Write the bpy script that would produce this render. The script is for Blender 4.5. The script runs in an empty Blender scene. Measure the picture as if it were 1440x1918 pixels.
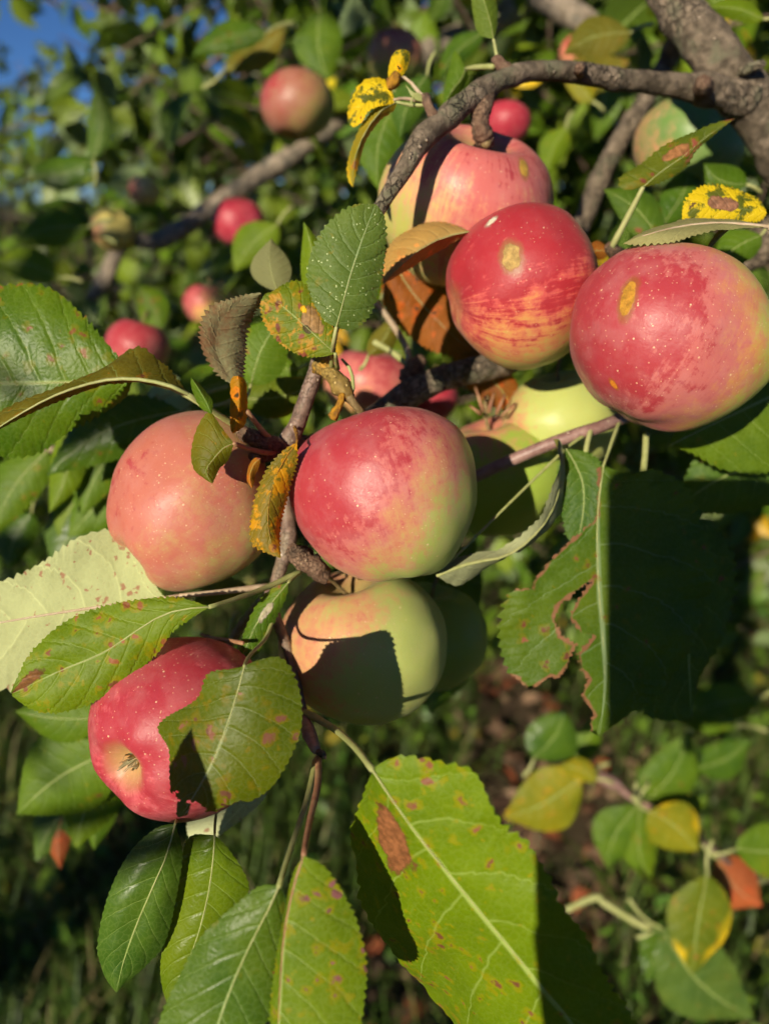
import bpy, math, random
import numpy as np
from mathutils import Vector, Matrix, noise as mnoise

random.seed(7); RNG = np.random.default_rng(11)
S = bpy.context.scene
COL = S.collection
rad = math.radians

# ------------------------------------------------------------------ camera
PITCH = 22.0
CAM = Vector((0.0, 0.0, 1.35))
F = 1440.0                                   # focal length in photo pixels (photo is 1440 x 1918)
cam_d = bpy.data.cameras.new('camera'); cam = bpy.data.objects.new('camera', cam_d); COL.objects.link(cam)
cam.location = CAM; cam.rotation_euler = (rad(90 - PITCH), 0, 0)
cam_d.sensor_fit = 'HORIZONTAL'; cam_d.sensor_width = 36.0; cam_d.lens = 36.0 * F / 1440.0
cam_d.clip_start = 0.005; cam_d.clip_end = 3000
cam_d.dof.use_dof = True; cam_d.dof.focus_distance = 0.284; cam_d.dof.aperture_fstop = 36.0 / 4.6
S.camera = cam
CR = Vector((1, 0, 0)); CU = Vector((0, math.sin(rad(PITCH)), math.cos(rad(PITCH)))); CB = Vector((0, -math.cos(rad(PITCH)), math.sin(rad(PITCH))))
def at(x, y, d):                             # photo pixel at a depth in metres -> world point
    return CAM + CR * ((x - 720) / F * d) + CU * ((959 - y) / F * d) - CB * d
def cv(x, y, z):                             # direction: right, up, towards the viewer -> world
    return (CR * x + CU * y + CB * z).normalized()
def to_px(p):
    q = p - CAM; d = -q.dot(CB)
    return 720 + q.dot(CR) / d * F, 959 - q.dot(CU) / d * F, d

# ------------------------------------------------------------------ sky and sun
SUN = cv(-math.sin(rad(25)), 0.035, math.cos(rad(25)))
elev = math.asin(SUN.z); azim = math.atan2(SUN.x, SUN.y)
W = bpy.data.worlds.new('World'); S.world = W; W.use_nodes = True
wn = W.node_tree; bg = wn.nodes['Background']
sky = wn.nodes.new('ShaderNodeTexSky'); sky.sky_type = 'NISHITA'; sky.sun_disc = False
sky.sun_elevation = elev; sky.sun_rotation = azim; sky.ozone_density = 8.0; sky.air_density = 1.0; sky.dust_density = 0.0; sky.altitude = 4000
wn.links.new(sky.outputs[0], bg.inputs[0]); bg.inputs[1].default_value = 0.055
sun_d = bpy.data.lights.new('sun', 'SUN'); sun = bpy.data.objects.new('sun', sun_d); COL.objects.link(sun)
sun_d.energy = 5.0; sun_d.angle = rad(0.5); sun_d.color = (1.0, 0.90, 0.70)
sun.rotation_euler = SUN.to_track_quat('Z', 'Y').to_euler(); sun.location = (0, 0, 6)
S.view_settings.view_transform = 'Standard'; S.view_settings.look = 'None'
S.view_settings.exposure = 0.42; S.view_settings.gamma = 1.0
S.cycles.max_bounces = 4; S.cycles.diffuse_bounces = 3; S.cycles.glossy_bounces = 2; S.cycles.transmission_bounces = 3
S.cycles.use_adaptive_sampling = True; S.cycles.adaptive_threshold = 0.04; S.cycles.adaptive_min_samples = 12; S.cycles.use_denoising = True; S.cycles.denoiser = 'OPENIMAGEDENOISE'; S.cycles.caustics_reflective = False; S.cycles.caustics_refractive = False

# ------------------------------------------------------------------ node helpers
class G:
    def __init__(s, name):
        s.m = bpy.data.materials.new(name); s.m.use_nodes = True
        s.t = s.m.node_tree; s.t.nodes.clear()
    def n(s, typ, ins=None, **pr):
        k = s.t.nodes.new(typ)
        for a, b in pr.items(): setattr(k, a, b)
        for a, b in (ins or {}).items(): s.put(k.inputs[a], b)
        return k
    def put(s, sock, v):
        if isinstance(v, bpy.types.NodeSocket): s.t.links.new(v, sock)
        elif isinstance(v, (tuple, list, Vector)):
            v = tuple(v)
            if len(v) == 3 and sock.type == 'RGBA': v = v + (1,)
            sock.default_value = v
        else: sock.default_value = v
    def m_(s, op, a, b=0.0, c=0.0, clamp=False):
        k = s.n('ShaderNodeMath', {0: a, 1: b, 2: c}, operation=op); k.use_clamp = clamp
        return k.outputs[0]
    def v_(s, op, a, b=(0, 0, 0), out=0):
        k = s.n('ShaderNodeVectorMath', {0: a, 1: b}, operation=op)
        return k.outputs[out]
    def sc(s, a, f): 
        k = s.n('ShaderNodeVectorMath', {0: a}, operation='SCALE'); s.put(k.inputs['Scale'], f); return k.outputs[0]
    def mix(s, f, a, b, blend='MIX'):
        k = s.n('ShaderNodeMix', data_type='RGBA', blend_type=blend)
        s.put(k.inputs[0], f); s.put(k.inputs[6], a); s.put(k.inputs[7], b)
        return k.outputs[2]
    def ss(s, x, lo, hi, a=0.0, b=1.0):      # smoothstep
        k = s.n('ShaderNodeMapRange', interpolation_type='SMOOTHSTEP')
        for i, v in enumerate((x, lo, hi, a, b)): s.put(k.inputs[i], v)
        return k.outputs[0]
    def noise(s, vec, scale, detail=3.0, rough=0.55, w=None, col=False):
        k = s.n('ShaderNodeTexNoise', {'Vector': vec, 'Scale': scale, 'Detail': detail, 'Roughness': rough})
        if w is not None: k.noise_dimensions = '4D'; s.put(k.inputs['W'], w)
        return k.outputs[1 if col else 0]
    def voro(s, vec, scale, feature='F1', rnd=1.0):
        k = s.n('ShaderNodeTexVoronoi', {'Vector': vec, 'Scale': scale, 'Randomness': rnd}, feature=feature)
        return k
    def out(s, sh): 
        o = s.n('ShaderNodeOutputMaterial'); s.t.links.new(sh, o.inputs[0]); return s.m

# ------------------------------------------------------------------ materials
def leaf_mat(name, top=((0.060, 0.150, 0.010), (0.105, 0.215, 0.012)), under=(0.20, 0.27, 0.11), vein=(0.26, 0.34, 0.09),
             spots=0.3, spot_col=(0.13, 0.035, 0.02), patches=(), brown=0.0, brown_col=(0.17, 0.075, 0.03), yellow=0.0,
             rough=0.52, trans=0.24, seed=0.0, nveins=8.0, edge=0.0, under_spots=0.0, blot=0.0, blot_col=(0.5, 0.2, 0.01), per='none', relief=1.0, specks=0.0, spec=0.18, rim=False):
    g = G(name)
    uv = g.n('ShaderNodeUVMap').outputs[0]; sx = g.n('ShaderNodeSeparateXYZ', {0: uv})
    u = sx.outputs[0]; v = g.m_('MULTIPLY_ADD', sx.outputs[1], 2.0, -1.0); av = g.m_('ABSOLUTE', v)
    ob = g.v_('ADD', g.n('ShaderNodeTexCoord').outputs['Object'], (seed * 1.37, seed * 0.71, seed * 2.3))
    rnd = 0.0
    if per == 'object': rnd = g.n('ShaderNodeObjectInfo').outputs['Random']
    if per == 'island': rnd = g.n('ShaderNodeNewGeometry').outputs['Random Per Island']
    # veins
    wob = g.noise(ob, 60.0, 2.0)
    lat = g.m_('SUBTRACT', u, g.m_('MULTIPLY', g.m_('POWER', av, 1.25), 0.20))
    side = g.m_('MULTIPLY', g.m_('GREATER_THAN', v, 0.0), 0.43)
    lat = g.m_('ADD', g.m_('ADD', g.m_('MULTIPLY', lat, nveins), side), g.m_('MULTIPLY', g.m_('SUBTRACT', wob, 0.5), 0.30))
    fr = g.m_('ABSOLUTE', g.m_('SUBTRACT', g.m_('FRACT', lat), 0.5))       # 0 on the vein
    latw = g.m_('MULTIPLY_ADD', av, -0.026, 0.040)
    vlat = g.ss(fr, latw, 0.0)
    groove = g.ss(fr, 0.16, 0.0)
    vmid = g.ss(av, 0.035, 0.012)
    net = g.voro(g.v_('ADD', g.sc(ob, 1.0), g.sc(g.noise(ob, 200, 2, col=True), 0.003)), 420.0, 'DISTANCE_TO_EDGE').outputs[0]
    vnet = g.ss(net, 0.10, 0.0)
    n1 = g.noise(ob, 45.0, 4.0); n2 = g.noise(ob, 420.0, 3.0); n3 = g.noise(ob, 22.0, 2.0, w=seed + 3)
    top = tuple(tuple(a * b for a, b in zip(t, (0.78, 0.68, 0.42))) for t in top)
    c = g.mix(g.ss(n1, 0.3, 0.7), top[0], top[1])
    c = g.mix(g.m_('MULTIPLY', g.ss(n3, 0.45, 0.75), 0.35), c, (top[1][0] * 1.5, top[1][1] * 1.12, top[1][2] * 0.6))
    if per != 'none':
        hs = g.n('ShaderNodeHueSaturation', {'Color': c, 'Hue': g.m_('MULTIPLY_ADD', rnd, 0.05, 0.472), 'Saturation': 0.95, 'Value': g.m_('MULTIPLY_ADD', g.m_('FRACT', g.m_('MULTIPLY', rnd, 7.31)), 0.9, 0.55)})
        c = hs.outputs[0]
    c = g.mix(g.m_('MULTIPLY', vnet, 0.13), c, vein)
    c = g.mix(g.m_('MULTIPLY', g.ss(n2, 0.45, 0.8), 0.25), c, (top[1][0] * 1.5, top[1][1] * 1.3, top[1][2]))
    if yellow: c = g.mix(g.m_('MULTIPLY', g.ss(g.m_('ADD', n3, g.m_('MULTIPLY', av, 0.25)), 0.85 - 0.55 * yellow, 1.0 - 0.45 * yellow), 0.95), c, (0.62, 0.42, 0.012))
    un = g.mix(g.ss(n1, 0.3, 0.75), under, tuple(x * 1.25 for x in under))
    un = g.mix(g.m_('MULTIPLY', vnet, 0.35), un, tuple(min(1, x * 1.35) for x in under))
    c = g.mix(g.m_('MULTIPLY', vlat, 0.50), c, vein); c = g.mix(vmid, c, vein)
    un = g.mix(g.m_('MULTIPLY', g.m_('MAXIMUM', g.ss(fr, 0.045, 0.0), vmid), 0.75), un, tuple(min(1.0, x * 1.5) for x in under))
    sm = 0.0
    if spots or under_spots:
        vo = g.voro(g.v_('ADD', ob, g.sc(g.noise(ob, 260, 2, col=True), 0.006)), 330.0 if under_spots else 215.0)
        sz = g.n('ShaderNodeSeparateXYZ', {0: vo.outputs['Color']})
        r = g.m_('MULTIPLY', g.ss(sz.outputs[0], 1.0 - 0.9 * max(spots, under_spots), 1.05), 0.50)
        r = g.m_('MULTIPLY', r, g.ss(n3, 0.34, 0.56))
        sm = g.ss(g.m_('SUBTRACT', g.m_('ADD', vo.outputs[0], g.m_('MULTIPLY', n2, 0.25)), 0.125), r, g.m_('MULTIPLY', r, 0.55))
        if spots: c = g.mix(g.m_('MULTIPLY', g.ss(g.m_('SUBTRACT', vo.outputs[0], 0.10), g.m_('MULTIPLY', r, 2.0), g.m_('MULTIPLY', r, 0.8)), 0.5), c, (top[1][0] * 2.2, top[1][1] * 1.15, top[1][2] * 0.8))
        if spots: c = g.mix(sm, c, g.mix(sz.outputs[1], spot_col, tuple(x * 2.0 for x in spot_col)))
        if under_spots: un = g.mix(g.m_('MULTIPLY', sm, 0.75), un, (0.27, 0.085, 0.06))
    if specks:
        vs = g.voro(ob, 900.0); vz = g.n('ShaderNodeSeparateXYZ', {0: vs.outputs['Color']})
        c = g.mix(g.m_('MULTIPLY', g.ss(vs.outputs[0], 0.38, 0.18), g.m_('GREATER_THAN', vz.outputs[0], 1.0 - specks)), c, (0.45, 0.52, 0.24))
    if blot:
        bm = g.ss(g.m_('ADD', g.noise(ob, 95.0, 5.0, 0.7, w=seed), g.m_('MULTIPLY', n2, 0.12)), 0.78 - 0.3 * blot, 0.84 - 0.3 * blot)
        c = g.mix(bm, c, blot_col); un = g.mix(bm, un, blot_col)
    if brown:
        bm = g.ss(g.m_('ADD', n3, g.m_('MULTIPLY', n2, 0.2)), 0.85 - 0.5 * brown, 1.0 - 0.5 * brown)
        bc = g.mix(n2, brown_col, tuple(x * 1.7 for x in brown_col))
        c = g.mix(bm, c, bc); un = g.mix(bm, un, bc)
    for (pu, pv, pr, pc) in patches:         # pu along 0..1, pv across -1..1
        dx = g.m_('MULTIPLY', g.m_('SUBTRACT', u, pu), 2.2); dy = g.m_('SUBTRACT', v, pv)
        dd = g.m_('SQRT', g.m_('ADD', g.m_('MULTIPLY', dx, dx), g.m_('MULTIPLY', dy, dy)))
        dd = g.m_('ADD', dd, g.m_('MULTIPLY', g.m_('SUBTRACT', g.noise(ob, 130, 4, 0.65), 0.5), pr * 1.5))
        pm = g.ss(dd, pr, pr * 0.82)
        pcol = g.mix(g.ss(n2, 0.3, 0.7), tuple(x * 0.7 for x in pc), tuple(x * 1.4 for x in pc))
        ring = g.mix(g.ss(dd, pr * 0.95, pr * 0.70), tuple(x * 0.45 for x in pc), pcol)
        c = g.mix(pm, c, ring); un = g.mix(g.m_('MULTIPLY', pm, 0.8), un, ring)
    if edge:
        em = g.ss(g.m_('ADD', av, g.m_('MULTIPLY', g.noise(ob, 110, 3), 0.5)), 1.30 - 0.35 * edge, 1.38 - 0.30 * edge)
        c = g.mix(em, c, brown_col); un = g.mix(em, un, brown_col)
    if rim:                                  # browned rim round eaten holes
        ra = g.n('ShaderNodeAttribute', attribute_name='rim').outputs['Fac']
        rm_ = g.ss(g.m_('ADD', ra, g.m_('MULTIPLY', g.m_('SUBTRACT', g.noise(ob, 140, 3), 0.5), 2.0)), 0.40, 0.80)
        c = g.mix(rm_, c, brown_col); un = g.mix(rm_, un, brown_col)
    # relief
    h = g.m_('ADD', g.m_('MULTIPLY', g.m_('SUBTRACT', 1.0, groove), 0.42), g.m_('ADD', g.m_('MULTIPLY', g.ss(net, 0.0, 0.35), 0.11), g.m_('ADD', g.m_('MULTIPLY', n2, 0.30), g.m_('MULTIPLY', n1, 0.25))))
    bump = g.n('ShaderNodeBump', {'Height': h, 'Strength': 0.42 * relief, 'Distance': 0.0011})
    back = g.n('ShaderNodeNewGeometry').outputs['Backfacing']
    colr = g.mix(back, c, un)
    rg = g.m_('MULTIPLY_ADD', back, 0.25, rough)
    rg = g.m_('ADD', rg, g.m_('MULTIPLY', g.m_('SUBTRACT', n1, 0.5), 0.15))
    p = g.n('ShaderNodeBsdfPrincipled', {'Base Color': colr, 'Roughness': rg, 'Specular IOR Level': spec, 'Normal': bump.outputs[0]})
    tc = g.mix(0.55, c, (0.30, 0.38, 0.006), 'MIX') if not brown else c
    tr = g.n('ShaderNodeBsdfTranslucent', {'Color': tc, 'Normal': bump.outputs[0]})
    mx = g.n('ShaderNodeMixShader', {0: trans, 1: p.outputs[0], 2: tr.outputs[0]})
    return g.out(mx.outputs[0])

def far_leaf_mat(name, c1, c2, per, under=(0.20, 0.27, 0.11), rough=0.4, trans=0.25):
    g = G(name)
    r = g.n('ShaderNodeObjectInfo').outputs['Random'] if per == 'object' else g.n('ShaderNodeNewGeometry').outputs['Random Per Island']
    sx = g.n('ShaderNodeSeparateXYZ', {0: g.n('ShaderNodeUVMap').outputs[0]})
    av = g.m_('ABSOLUTE', g.m_('MULTIPLY_ADD', sx.outputs[1], 2.0, -1.0))
    c = g.mix(r, c1, c2)
    c = g.n('ShaderNodeHueSaturation', {'Color': c, 'Value': g.m_('MULTIPLY_ADD', g.m_('FRACT', g.m_('MULTIPLY', r, 7.31)), 0.8, 0.6), 'Hue': g.m_('MULTIPLY_ADD', g.m_('FRACT', g.m_('MULTIPLY', r, 3.7)), 0.04, 0.478)}).outputs[0]
    c = g.mix(g.ss(av, 0.06, 0.02), c, (0.26, 0.34, 0.09))
    fr = g.m_('ABSOLUTE', g.m_('SUBTRACT', g.m_('FRACT', g.m_('MULTIPLY', g.m_('SUBTRACT', sx.outputs[0], g.m_('MULTIPLY', av, 0.2)), 7.0)), 0.5))
    b = g.n('ShaderNodeBump', {'Height': g.ss(fr, 0.0, 0.4), 'Strength': 0.35, 'Distance': 0.0012})
    geo = g.n('ShaderNodeNewGeometry').outputs['Backfacing']
    col = g.mix(geo, c, under)
    p = g.n('ShaderNodeBsdfPrincipled', {'Base Color': col, 'Roughness': g.m_('MULTIPLY_ADD', geo, 0.25, rough), 'Specular IOR Level': 0.4, 'Normal': b.outputs[0]})
    t = g.n('ShaderNodeBsdfTranslucent', {'Color': c})
    return g.out(g.n('ShaderNodeMixShader', {0: trans, 1: p.outputs[0], 2: t.outputs[0]}).outputs[0])

def plain_mat(name, c1, c2, scale=200.0, rough=0.6, bump=0.3, dist=0.0006, dots=0.0, dot_col=(0.5, 0.42, 0.32), dot_scale=350.0, streak=None):
    g = G(name); ob = g.n('ShaderNodeTexCoord').outputs['Object']
    n1 = g.noise(ob, scale, 5.0, 0.65); n2 = g.noise(ob, scale * 0.15, 3.0)
    c = g.mix(g.ss(g.m_('ADD', g.m_('MULTIPLY', n1, 0.6), g.m_('MULTIPLY', n2, 0.4)), 0.35, 0.65), c1, c2)
    h = n1
    if streak:
        n3 = g.noise(ob, scale * 0.35, 4.0, 0.6); c = g.mix(g.ss(n3, 0.52, 0.66), c, streak)
    if dots:
        vo = g.voro(ob, dot_scale); z = g.n('ShaderNodeSeparateXYZ', {0: vo.outputs['Color']})
        dm = g.m_('MULTIPLY', g.ss(vo.outputs[0], 0.30, 0.15), g.m_('GREATER_THAN', z.outputs[0], 1.0 - dots))
        c = g.mix(dm, c, dot_col); h = g.m_('ADD', h, g.m_('MULTIPLY', dm, 0.6))
    if streak:                               # cracks and small scales
        ck = g.voro(g.v_('ADD', ob, g.sc(g.noise(ob, scale * 0.8, 3, col=True), 1.2 / scale)), scale * 1.5, 'DISTANCE_TO_EDGE').outputs[0]
        crk = g.m_('MULTIPLY', g.ss(ck, 0.10, 0.0), g.ss(n2, 0.40, 0.60))
        c = g.mix(g.m_('MULTIPLY', crk, 0.75), c, tuple(x * 0.45 for x in c1)); h = g.m_('SUBTRACT', h, g.m_('MULTIPLY', crk, 0.5))
    b = g.n('ShaderNodeBump', {'Height': h, 'Strength': bump, 'Distance': dist})
    p = g.n('ShaderNodeBsdfPrincipled', {'Base Color': c, 'Roughness': rough, 'Normal': b.outputs[0], 'Specular IOR Level': 0.3})
    return g.out(p.outputs[0])

def apple_mat(name, R, green=(0.34, 0.40, 0.09), mid=(0.49, 0.245, 0.115), red=(0.47, 0.115, 0.105), deep=(0.33, 0.020, 0.035),
              blush=(0, 0, 1), bias=0.0, gain=1.0, streak=0.25, dots=0.5, deepen=0.3, marks=(), seed=0.0, rough=0.43, russet=0.0, haze=0.3, calyx_c=0.3, sss=0.08):
    """blush: unit direction (apple's own frame) of the red cheek; marks: (direction, radius, stretch, colour)"""
    g = G(name)
    raw = g.n('ShaderNodeTexCoord').outputs['Object']
    P = g.sc(raw, 1.0 / R); Ps = g.v_('ADD', P, (seed, seed * 0.7, -seed))
    U = g.v_('NORMALIZE', P)
    d = g.v_('DOT_PRODUCT', U, tuple(blush), out=1)
    s3 = g.n('ShaderNodeSeparateXYZ', {0: P})
    hor = g.v_('NORMALIZE', g.n('ShaderNodeCombineXYZ', {0: s3.outputs[0], 1: s3.outputs[1], 2: 0.0}).outputs[0])
    sv = g.v_('ADD', g.sc(hor, 8.0), g.n('ShaderNodeCombineXYZ', {0: seed, 1: 0.0, 2: g.m_('MULTIPLY', s3.outputs[2], 0.9)}).outputs[0])
    st = g.m_('SUBTRACT', g.noise(sv, 1.6, 5.0, 0.68), 0.5)
    st2 = g.m_('SUBTRACT', g.noise(g.sc(sv, 4.2), 1.0, 4.0, 0.6), 0.5)
    nb = g.m_('SUBTRACT', g.noise(Ps, 1.7, 4.0, 0.55), 0.5)
    nm = g.m_('SUBTRACT', g.noise(Ps, 9.0, 4.0, 0.62), 0.5)
    nf = g.m_('SUBTRACT', g.noise(Ps, 38.0, 4.0, 0.6), 0.5)
    f = g.m_('MULTIPLY_ADD', d, 0.62 * gain, 0.5 + bias)
    f = g.m_('ADD', f, g.m_('ADD', g.m_('MULTIPLY', st, streak * 2.2), g.m_('MULTIPLY', nb, 0.95)))
    f = g.m_('ADD', f, g.m_('ADD', g.m_('MULTIPLY', nm, 0.68), g.m_('ADD', g.m_('MULTIPLY', nf, 0.30), g.m_('MULTIPLY', st2, 0.10 + streak * 0.8))))
    c = g.mix(g.ss(f, 0.16, 0.56), green, mid)
    c = g.mix(g.ss(f, 0.44, 0.86), c, red)
    fd = g.m_('ADD', f, g.m_('ADD', g.m_('MULTIPLY', st, streak * 2.0), g.m_('MULTIPLY', nm, 0.5)))
    c = g.mix(g.m_('MULTIPLY', g.ss(fd, 0.98 - deepen * 0.5, 1.30 - deepen * 0.5), 0.85), c, deep)
    # waxy bloom, patchy
    c = g.mix(g.m_('MULTIPLY', g.ss(g.noise(Ps, 3.3, 4.0, 0.6), 0.40, 0.72), haze * 0.42), c, (0.52, 0.28, 0.26))
    # lenticels
    vo = g.voro(Ps, 11.0); z = g.n('ShaderNodeSeparateXYZ', {0: vo.outputs['Color']})
    r = g.m_('MULTIPLY_ADD', g.m_('POWER', z.outputs[1], 2.0), 0.13, 0.055)
    dm = g.m_('MULTIPLY', g.ss(vo.outputs[0], r, g.m_('MULTIPLY', r, 0.35)), g.m_('GREATER_THAN', z.outputs[0], 1.0 - dots))
    vo2 = g.voro(Ps, 21.0); z2 = g.n('ShaderNodeSeparateXYZ', {0: vo2.outputs['Color']})
    dm2 = g.m_('MULTIPLY', g.ss(vo2.outputs[0], 0.20, 0.08), g.m_('GREATER_THAN', z2.outputs[0], 1.0 - dots * 0.6))
    c = g.mix(g.m_('MULTIPLY', g.m_('MAXIMUM', dm, g.m_('MULTIPLY', dm2, 0.6)), 0.85), c, (0.70, 0.49, 0.29))
    rough_s = g.m_('ADD', rough, g.m_('MULTIPLY', nm, 0.18))
    hgt = g.m_('ADD', g.m_('MULTIPLY', nm, 0.5), g.m_('MULTIPLY', nf, 0.25))
    if russet:                               # greenish russet in the stem cavity
        tm = g.m_('MULTIPLY', g.ss(g.v_('LENGTH', g.n('ShaderNodeCombineXYZ', {0: s3.outputs[0], 1: s3.outputs[1], 2: 0.0}).outputs[0], out=1), 0.42, 0.16), g.m_('GREATER_THAN', s3.outputs[2], 0.0))
        c = g.mix(g.m_('MULTIPLY', tm, russet), c, (0.24, 0.22, 0.06))
    bm_ = g.m_('MULTIPLY', g.ss(g.v_('LENGTH', g.n('ShaderNodeCombineXYZ', {0: s3.outputs[0], 1: s3.outputs[1], 2: 0.0}).outputs[0], out=1), 0.34, 0.10), g.m_('LESS_THAN', s3.outputs[2], 0.0))
    c = g.mix(g.m_('MULTIPLY', bm_, calyx_c), c, (0.50, 0.42, 0.13))
    for (md, mr, stretch, mc) in marks:
        q = g.v_('SUBTRACT', U, tuple(md)); up = Vector(stretch[1])
        al = g.v_('DOT_PRODUCT', q, tuple(up), out=1)
        q2 = g.v_('SUBTRACT', q, g.sc(tuple(up) if False else g.n('ShaderNodeCombineXYZ', {0: up.x, 1: up.y, 2: up.z}).outputs[0], g.m_('MULTIPLY', al, 1.0 - 1.0 / stretch[0])))
        dist = g.m_('ADD', g.v_('LENGTH', q2, out=1), g.m_('MULTIPLY', nm, mr * 0.9))
        mk = g.ss(dist, mr, mr * 0.8)
        c = g.mix(g.m_('MULTIPLY', g.ss(dist, mr * 1.6, mr), 0.55), c, tuple(x * 0.5 for x in mc))
        c = g.mix(mk, c, g.mix(g.ss(g.noise(Ps, 13, 5, 0.7), 0.32, 0.70), tuple(x * 0.62 for x in mc), tuple(x * 1.15 for x in mc)))
        rough_s = g.m_('ADD', rough_s, g.m_('MULTIPLY', mk, 0.4)); hgt = g.m_('ADD', hgt, g.m_('MULTIPLY', mk, g.noise(Ps, 45, 3)))
    b = g.n('ShaderNodeBump', {'Height': hgt, 'Strength': 0.22, 'Distance': 0.0016})
    p = g.n('ShaderNodeBsdfPrincipled', {'Base Color': c, 'Roughness': rough_s, 'Specular IOR Level': 0.33, 'Normal': b.outputs[0],
                                         'Subsurface Weight': sss, 'Subsurface Radius': (0.006, 0.003, 0.0015), 'Subsurface Scale': 0.6,
                                         'Sheen Weight': 0.03, 'Sheen Roughness': 0.5})
    return g.out(p.outputs[0])

BARK = plain_mat('bark', (0.060, 0.045, 0.030), (0.25, 0.190, 0.135), 150.0, 0.8, 1.0, 0.0030, 0.16, (0.42, 0.33, 0.24), 260.0, (0.13, 0.12, 0.075))
BARK_OLD = plain_mat('bark_old', (0.13, 0.102, 0.074), (0.44, 0.35, 0.26), 110.0, 0.85, 1.0, 0.003, 0.12, (0.40, 0.36, 0.30), 170.0, (0.15, 0.14, 0.11))
TWIG = plain_mat('twig_bark', (0.10, 0.06, 0.045), (0.26, 0.17, 0.13), 240.0, 0.5, 0.5, 0.0006, 0.2, (0.5, 0.4, 0.3), 420.0, (0.20, 0.15, 0.10))
TWIG_PINK = plain_mat('twig_bark_pink', (0.17, 0.085, 0.075), (0.34, 0.21, 0.18), 260.0, 0.42, 0.3, 0.0004, 0.12, (0.5, 0.4, 0.3), 420.0)
SPUR = plain_mat('spur_bark', (0.10, 0.05, 0.032), (0.27, 0.17, 0.11), 330.0, 0.8, 1.0, 0.0016, 0.3, (0.42, 0.3, 0.2), 380.0, (0.09, 0.06, 0.04))
SPUR_OLIVE = plain_mat('spur_bark_olive', (0.14, 0.085, 0.02), (0.30, 0.20, 0.05), 330.0, 0.65, 0.7, 0.0008, 0.25, (0.58, 0.42, 0.16), 420.0, (0.40, 0.20, 0.02))
PETIOLE = plain_mat('petiole', (0.24, 0.26, 0.08), (0.36, 0.36, 0.15), 300.0, 0.55, 0.2)
PETIOLE_RED = plain_mat('petiole_red', (0.26, 0.10, 0.06), (0.36, 0.22, 0.11), 260.0, 0.5, 0.2)
PETIOLE_PINK = plain_mat('petiole_pink', (0.36, 0.25, 0.16), (0.46, 0.36, 0.25), 260.0, 0.55, 0.2)
RUST = plain_mat('rust_fungus', (0.16, 0.07, 0.02), (0.46, 0.22, 0.015), 420.0, 0.95, 1.0, 0.002, 0.3, (0.62, 0.34, 0.01), 900.0)
STEM = plain_mat('apple_stem', (0.14, 0.09, 0.035), (0.28, 0.20, 0.09), 400.0, 0.6, 0.4)
CALYX = plain_mat('calyx', (0.17, 0.14, 0.06), (0.42, 0.38, 0.22), 500.0, 0.8, 0.6)

# ------------------------------------------------------------------ geometry helpers
def mesh_obj(name, verts, faces, mat, parent=None, origin=None, uvs=None, smooth=True):
    me = bpy.data.meshes.new(name)
    o = Vector(origin) if origin is not None else Vector((0, 0, 0))
    V = np.asarray(verts, float) - np.array(o)
    me.from_pydata(V.tolist(), [], [tuple(int(i) for i in f) for f in faces])
    if uvs is not None:
        ul = me.uv_layers.new(name='UVMap'); li = np.zeros(len(me.loops), int); me.loops.foreach_get('vertex_index', li)
        ul.data.foreach_set('uv', np.asarray(uvs, float)[li].ravel())
    if smooth: me.polygons.foreach_set('use_smooth', [True] * len(me.polygons))
    me.materials.append(mat); me.update()
    ob = bpy.data.objects.new(name, me); COL.objects.link(ob)
    set_parent(ob, parent, o)
    return ob
def world_of(o):
    p = Vector(o.location)
    while o.parent is not None: o = o.parent; p = p + Vector(o.location)
    return p
def set_parent(ob, parent, wloc):
    ob.location = wloc if parent is None else Vector(wloc) - world_of(parent)
    ob.parent = parent
def empty(name, loc, label=None, cat=None, group=None):
    e = bpy.data.objects.new(name, None); COL.objects.link(e); e.location = loc; e.empty_display_size = 0.02
    tag(e, label, cat, group); return e
def tag(o, label=None, cat=None, group=None, kind=None):
    for k, v in (('label', label), ('category', cat), ('group', group), ('kind', kind)):
        if v: o[k] = v
    return o

def spl(P, n):
    P = np.asarray(P, float); k = len(P)
    t = np.r_[0, np.cumsum(np.linalg.norm(np.diff(P, axis=0), axis=1) + 1e-9)]; t /= t[-1]
    s = np.linspace(0, 1, n)
    if k == 2: return P[0] + (P[1] - P[0]) * s[:, None]
    Tm = np.zeros_like(P)
    Tm[1:-1] = (P[2:] - P[:-2]) / (t[2:] - t[:-2])[:, None]
    Tm[0] = (P[1] - P[0]) / (t[1] - t[0]) * 1.5 - Tm[1] * 0.5; Tm[-1] = (P[-1] - P[-2]) / (t[-1] - t[-2]) * 1.5 - Tm[-2] * 0.5
    i = np.clip(np.searchsorted(t, s, 'right') - 1, 0, k - 2)
    h = (t[i + 1] - t[i]); x = ((s - t[i]) / h)[:, None]; h = h[:, None]
    return (2 * x**3 - 3 * x**2 + 1) * P[i] + (x**3 - 2 * x**2 + x) * h * Tm[i] + (-2 * x**3 + 3 * x**2) * P[i + 1] + (x**3 - x**2) * h * Tm[i + 1]

def nz(p, f, seed=0.0):
    return mnoise.noise(Vector((p[0] * f + seed * 3.1, p[1] * f - seed * 1.7, p[2] * f + seed)))

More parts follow.
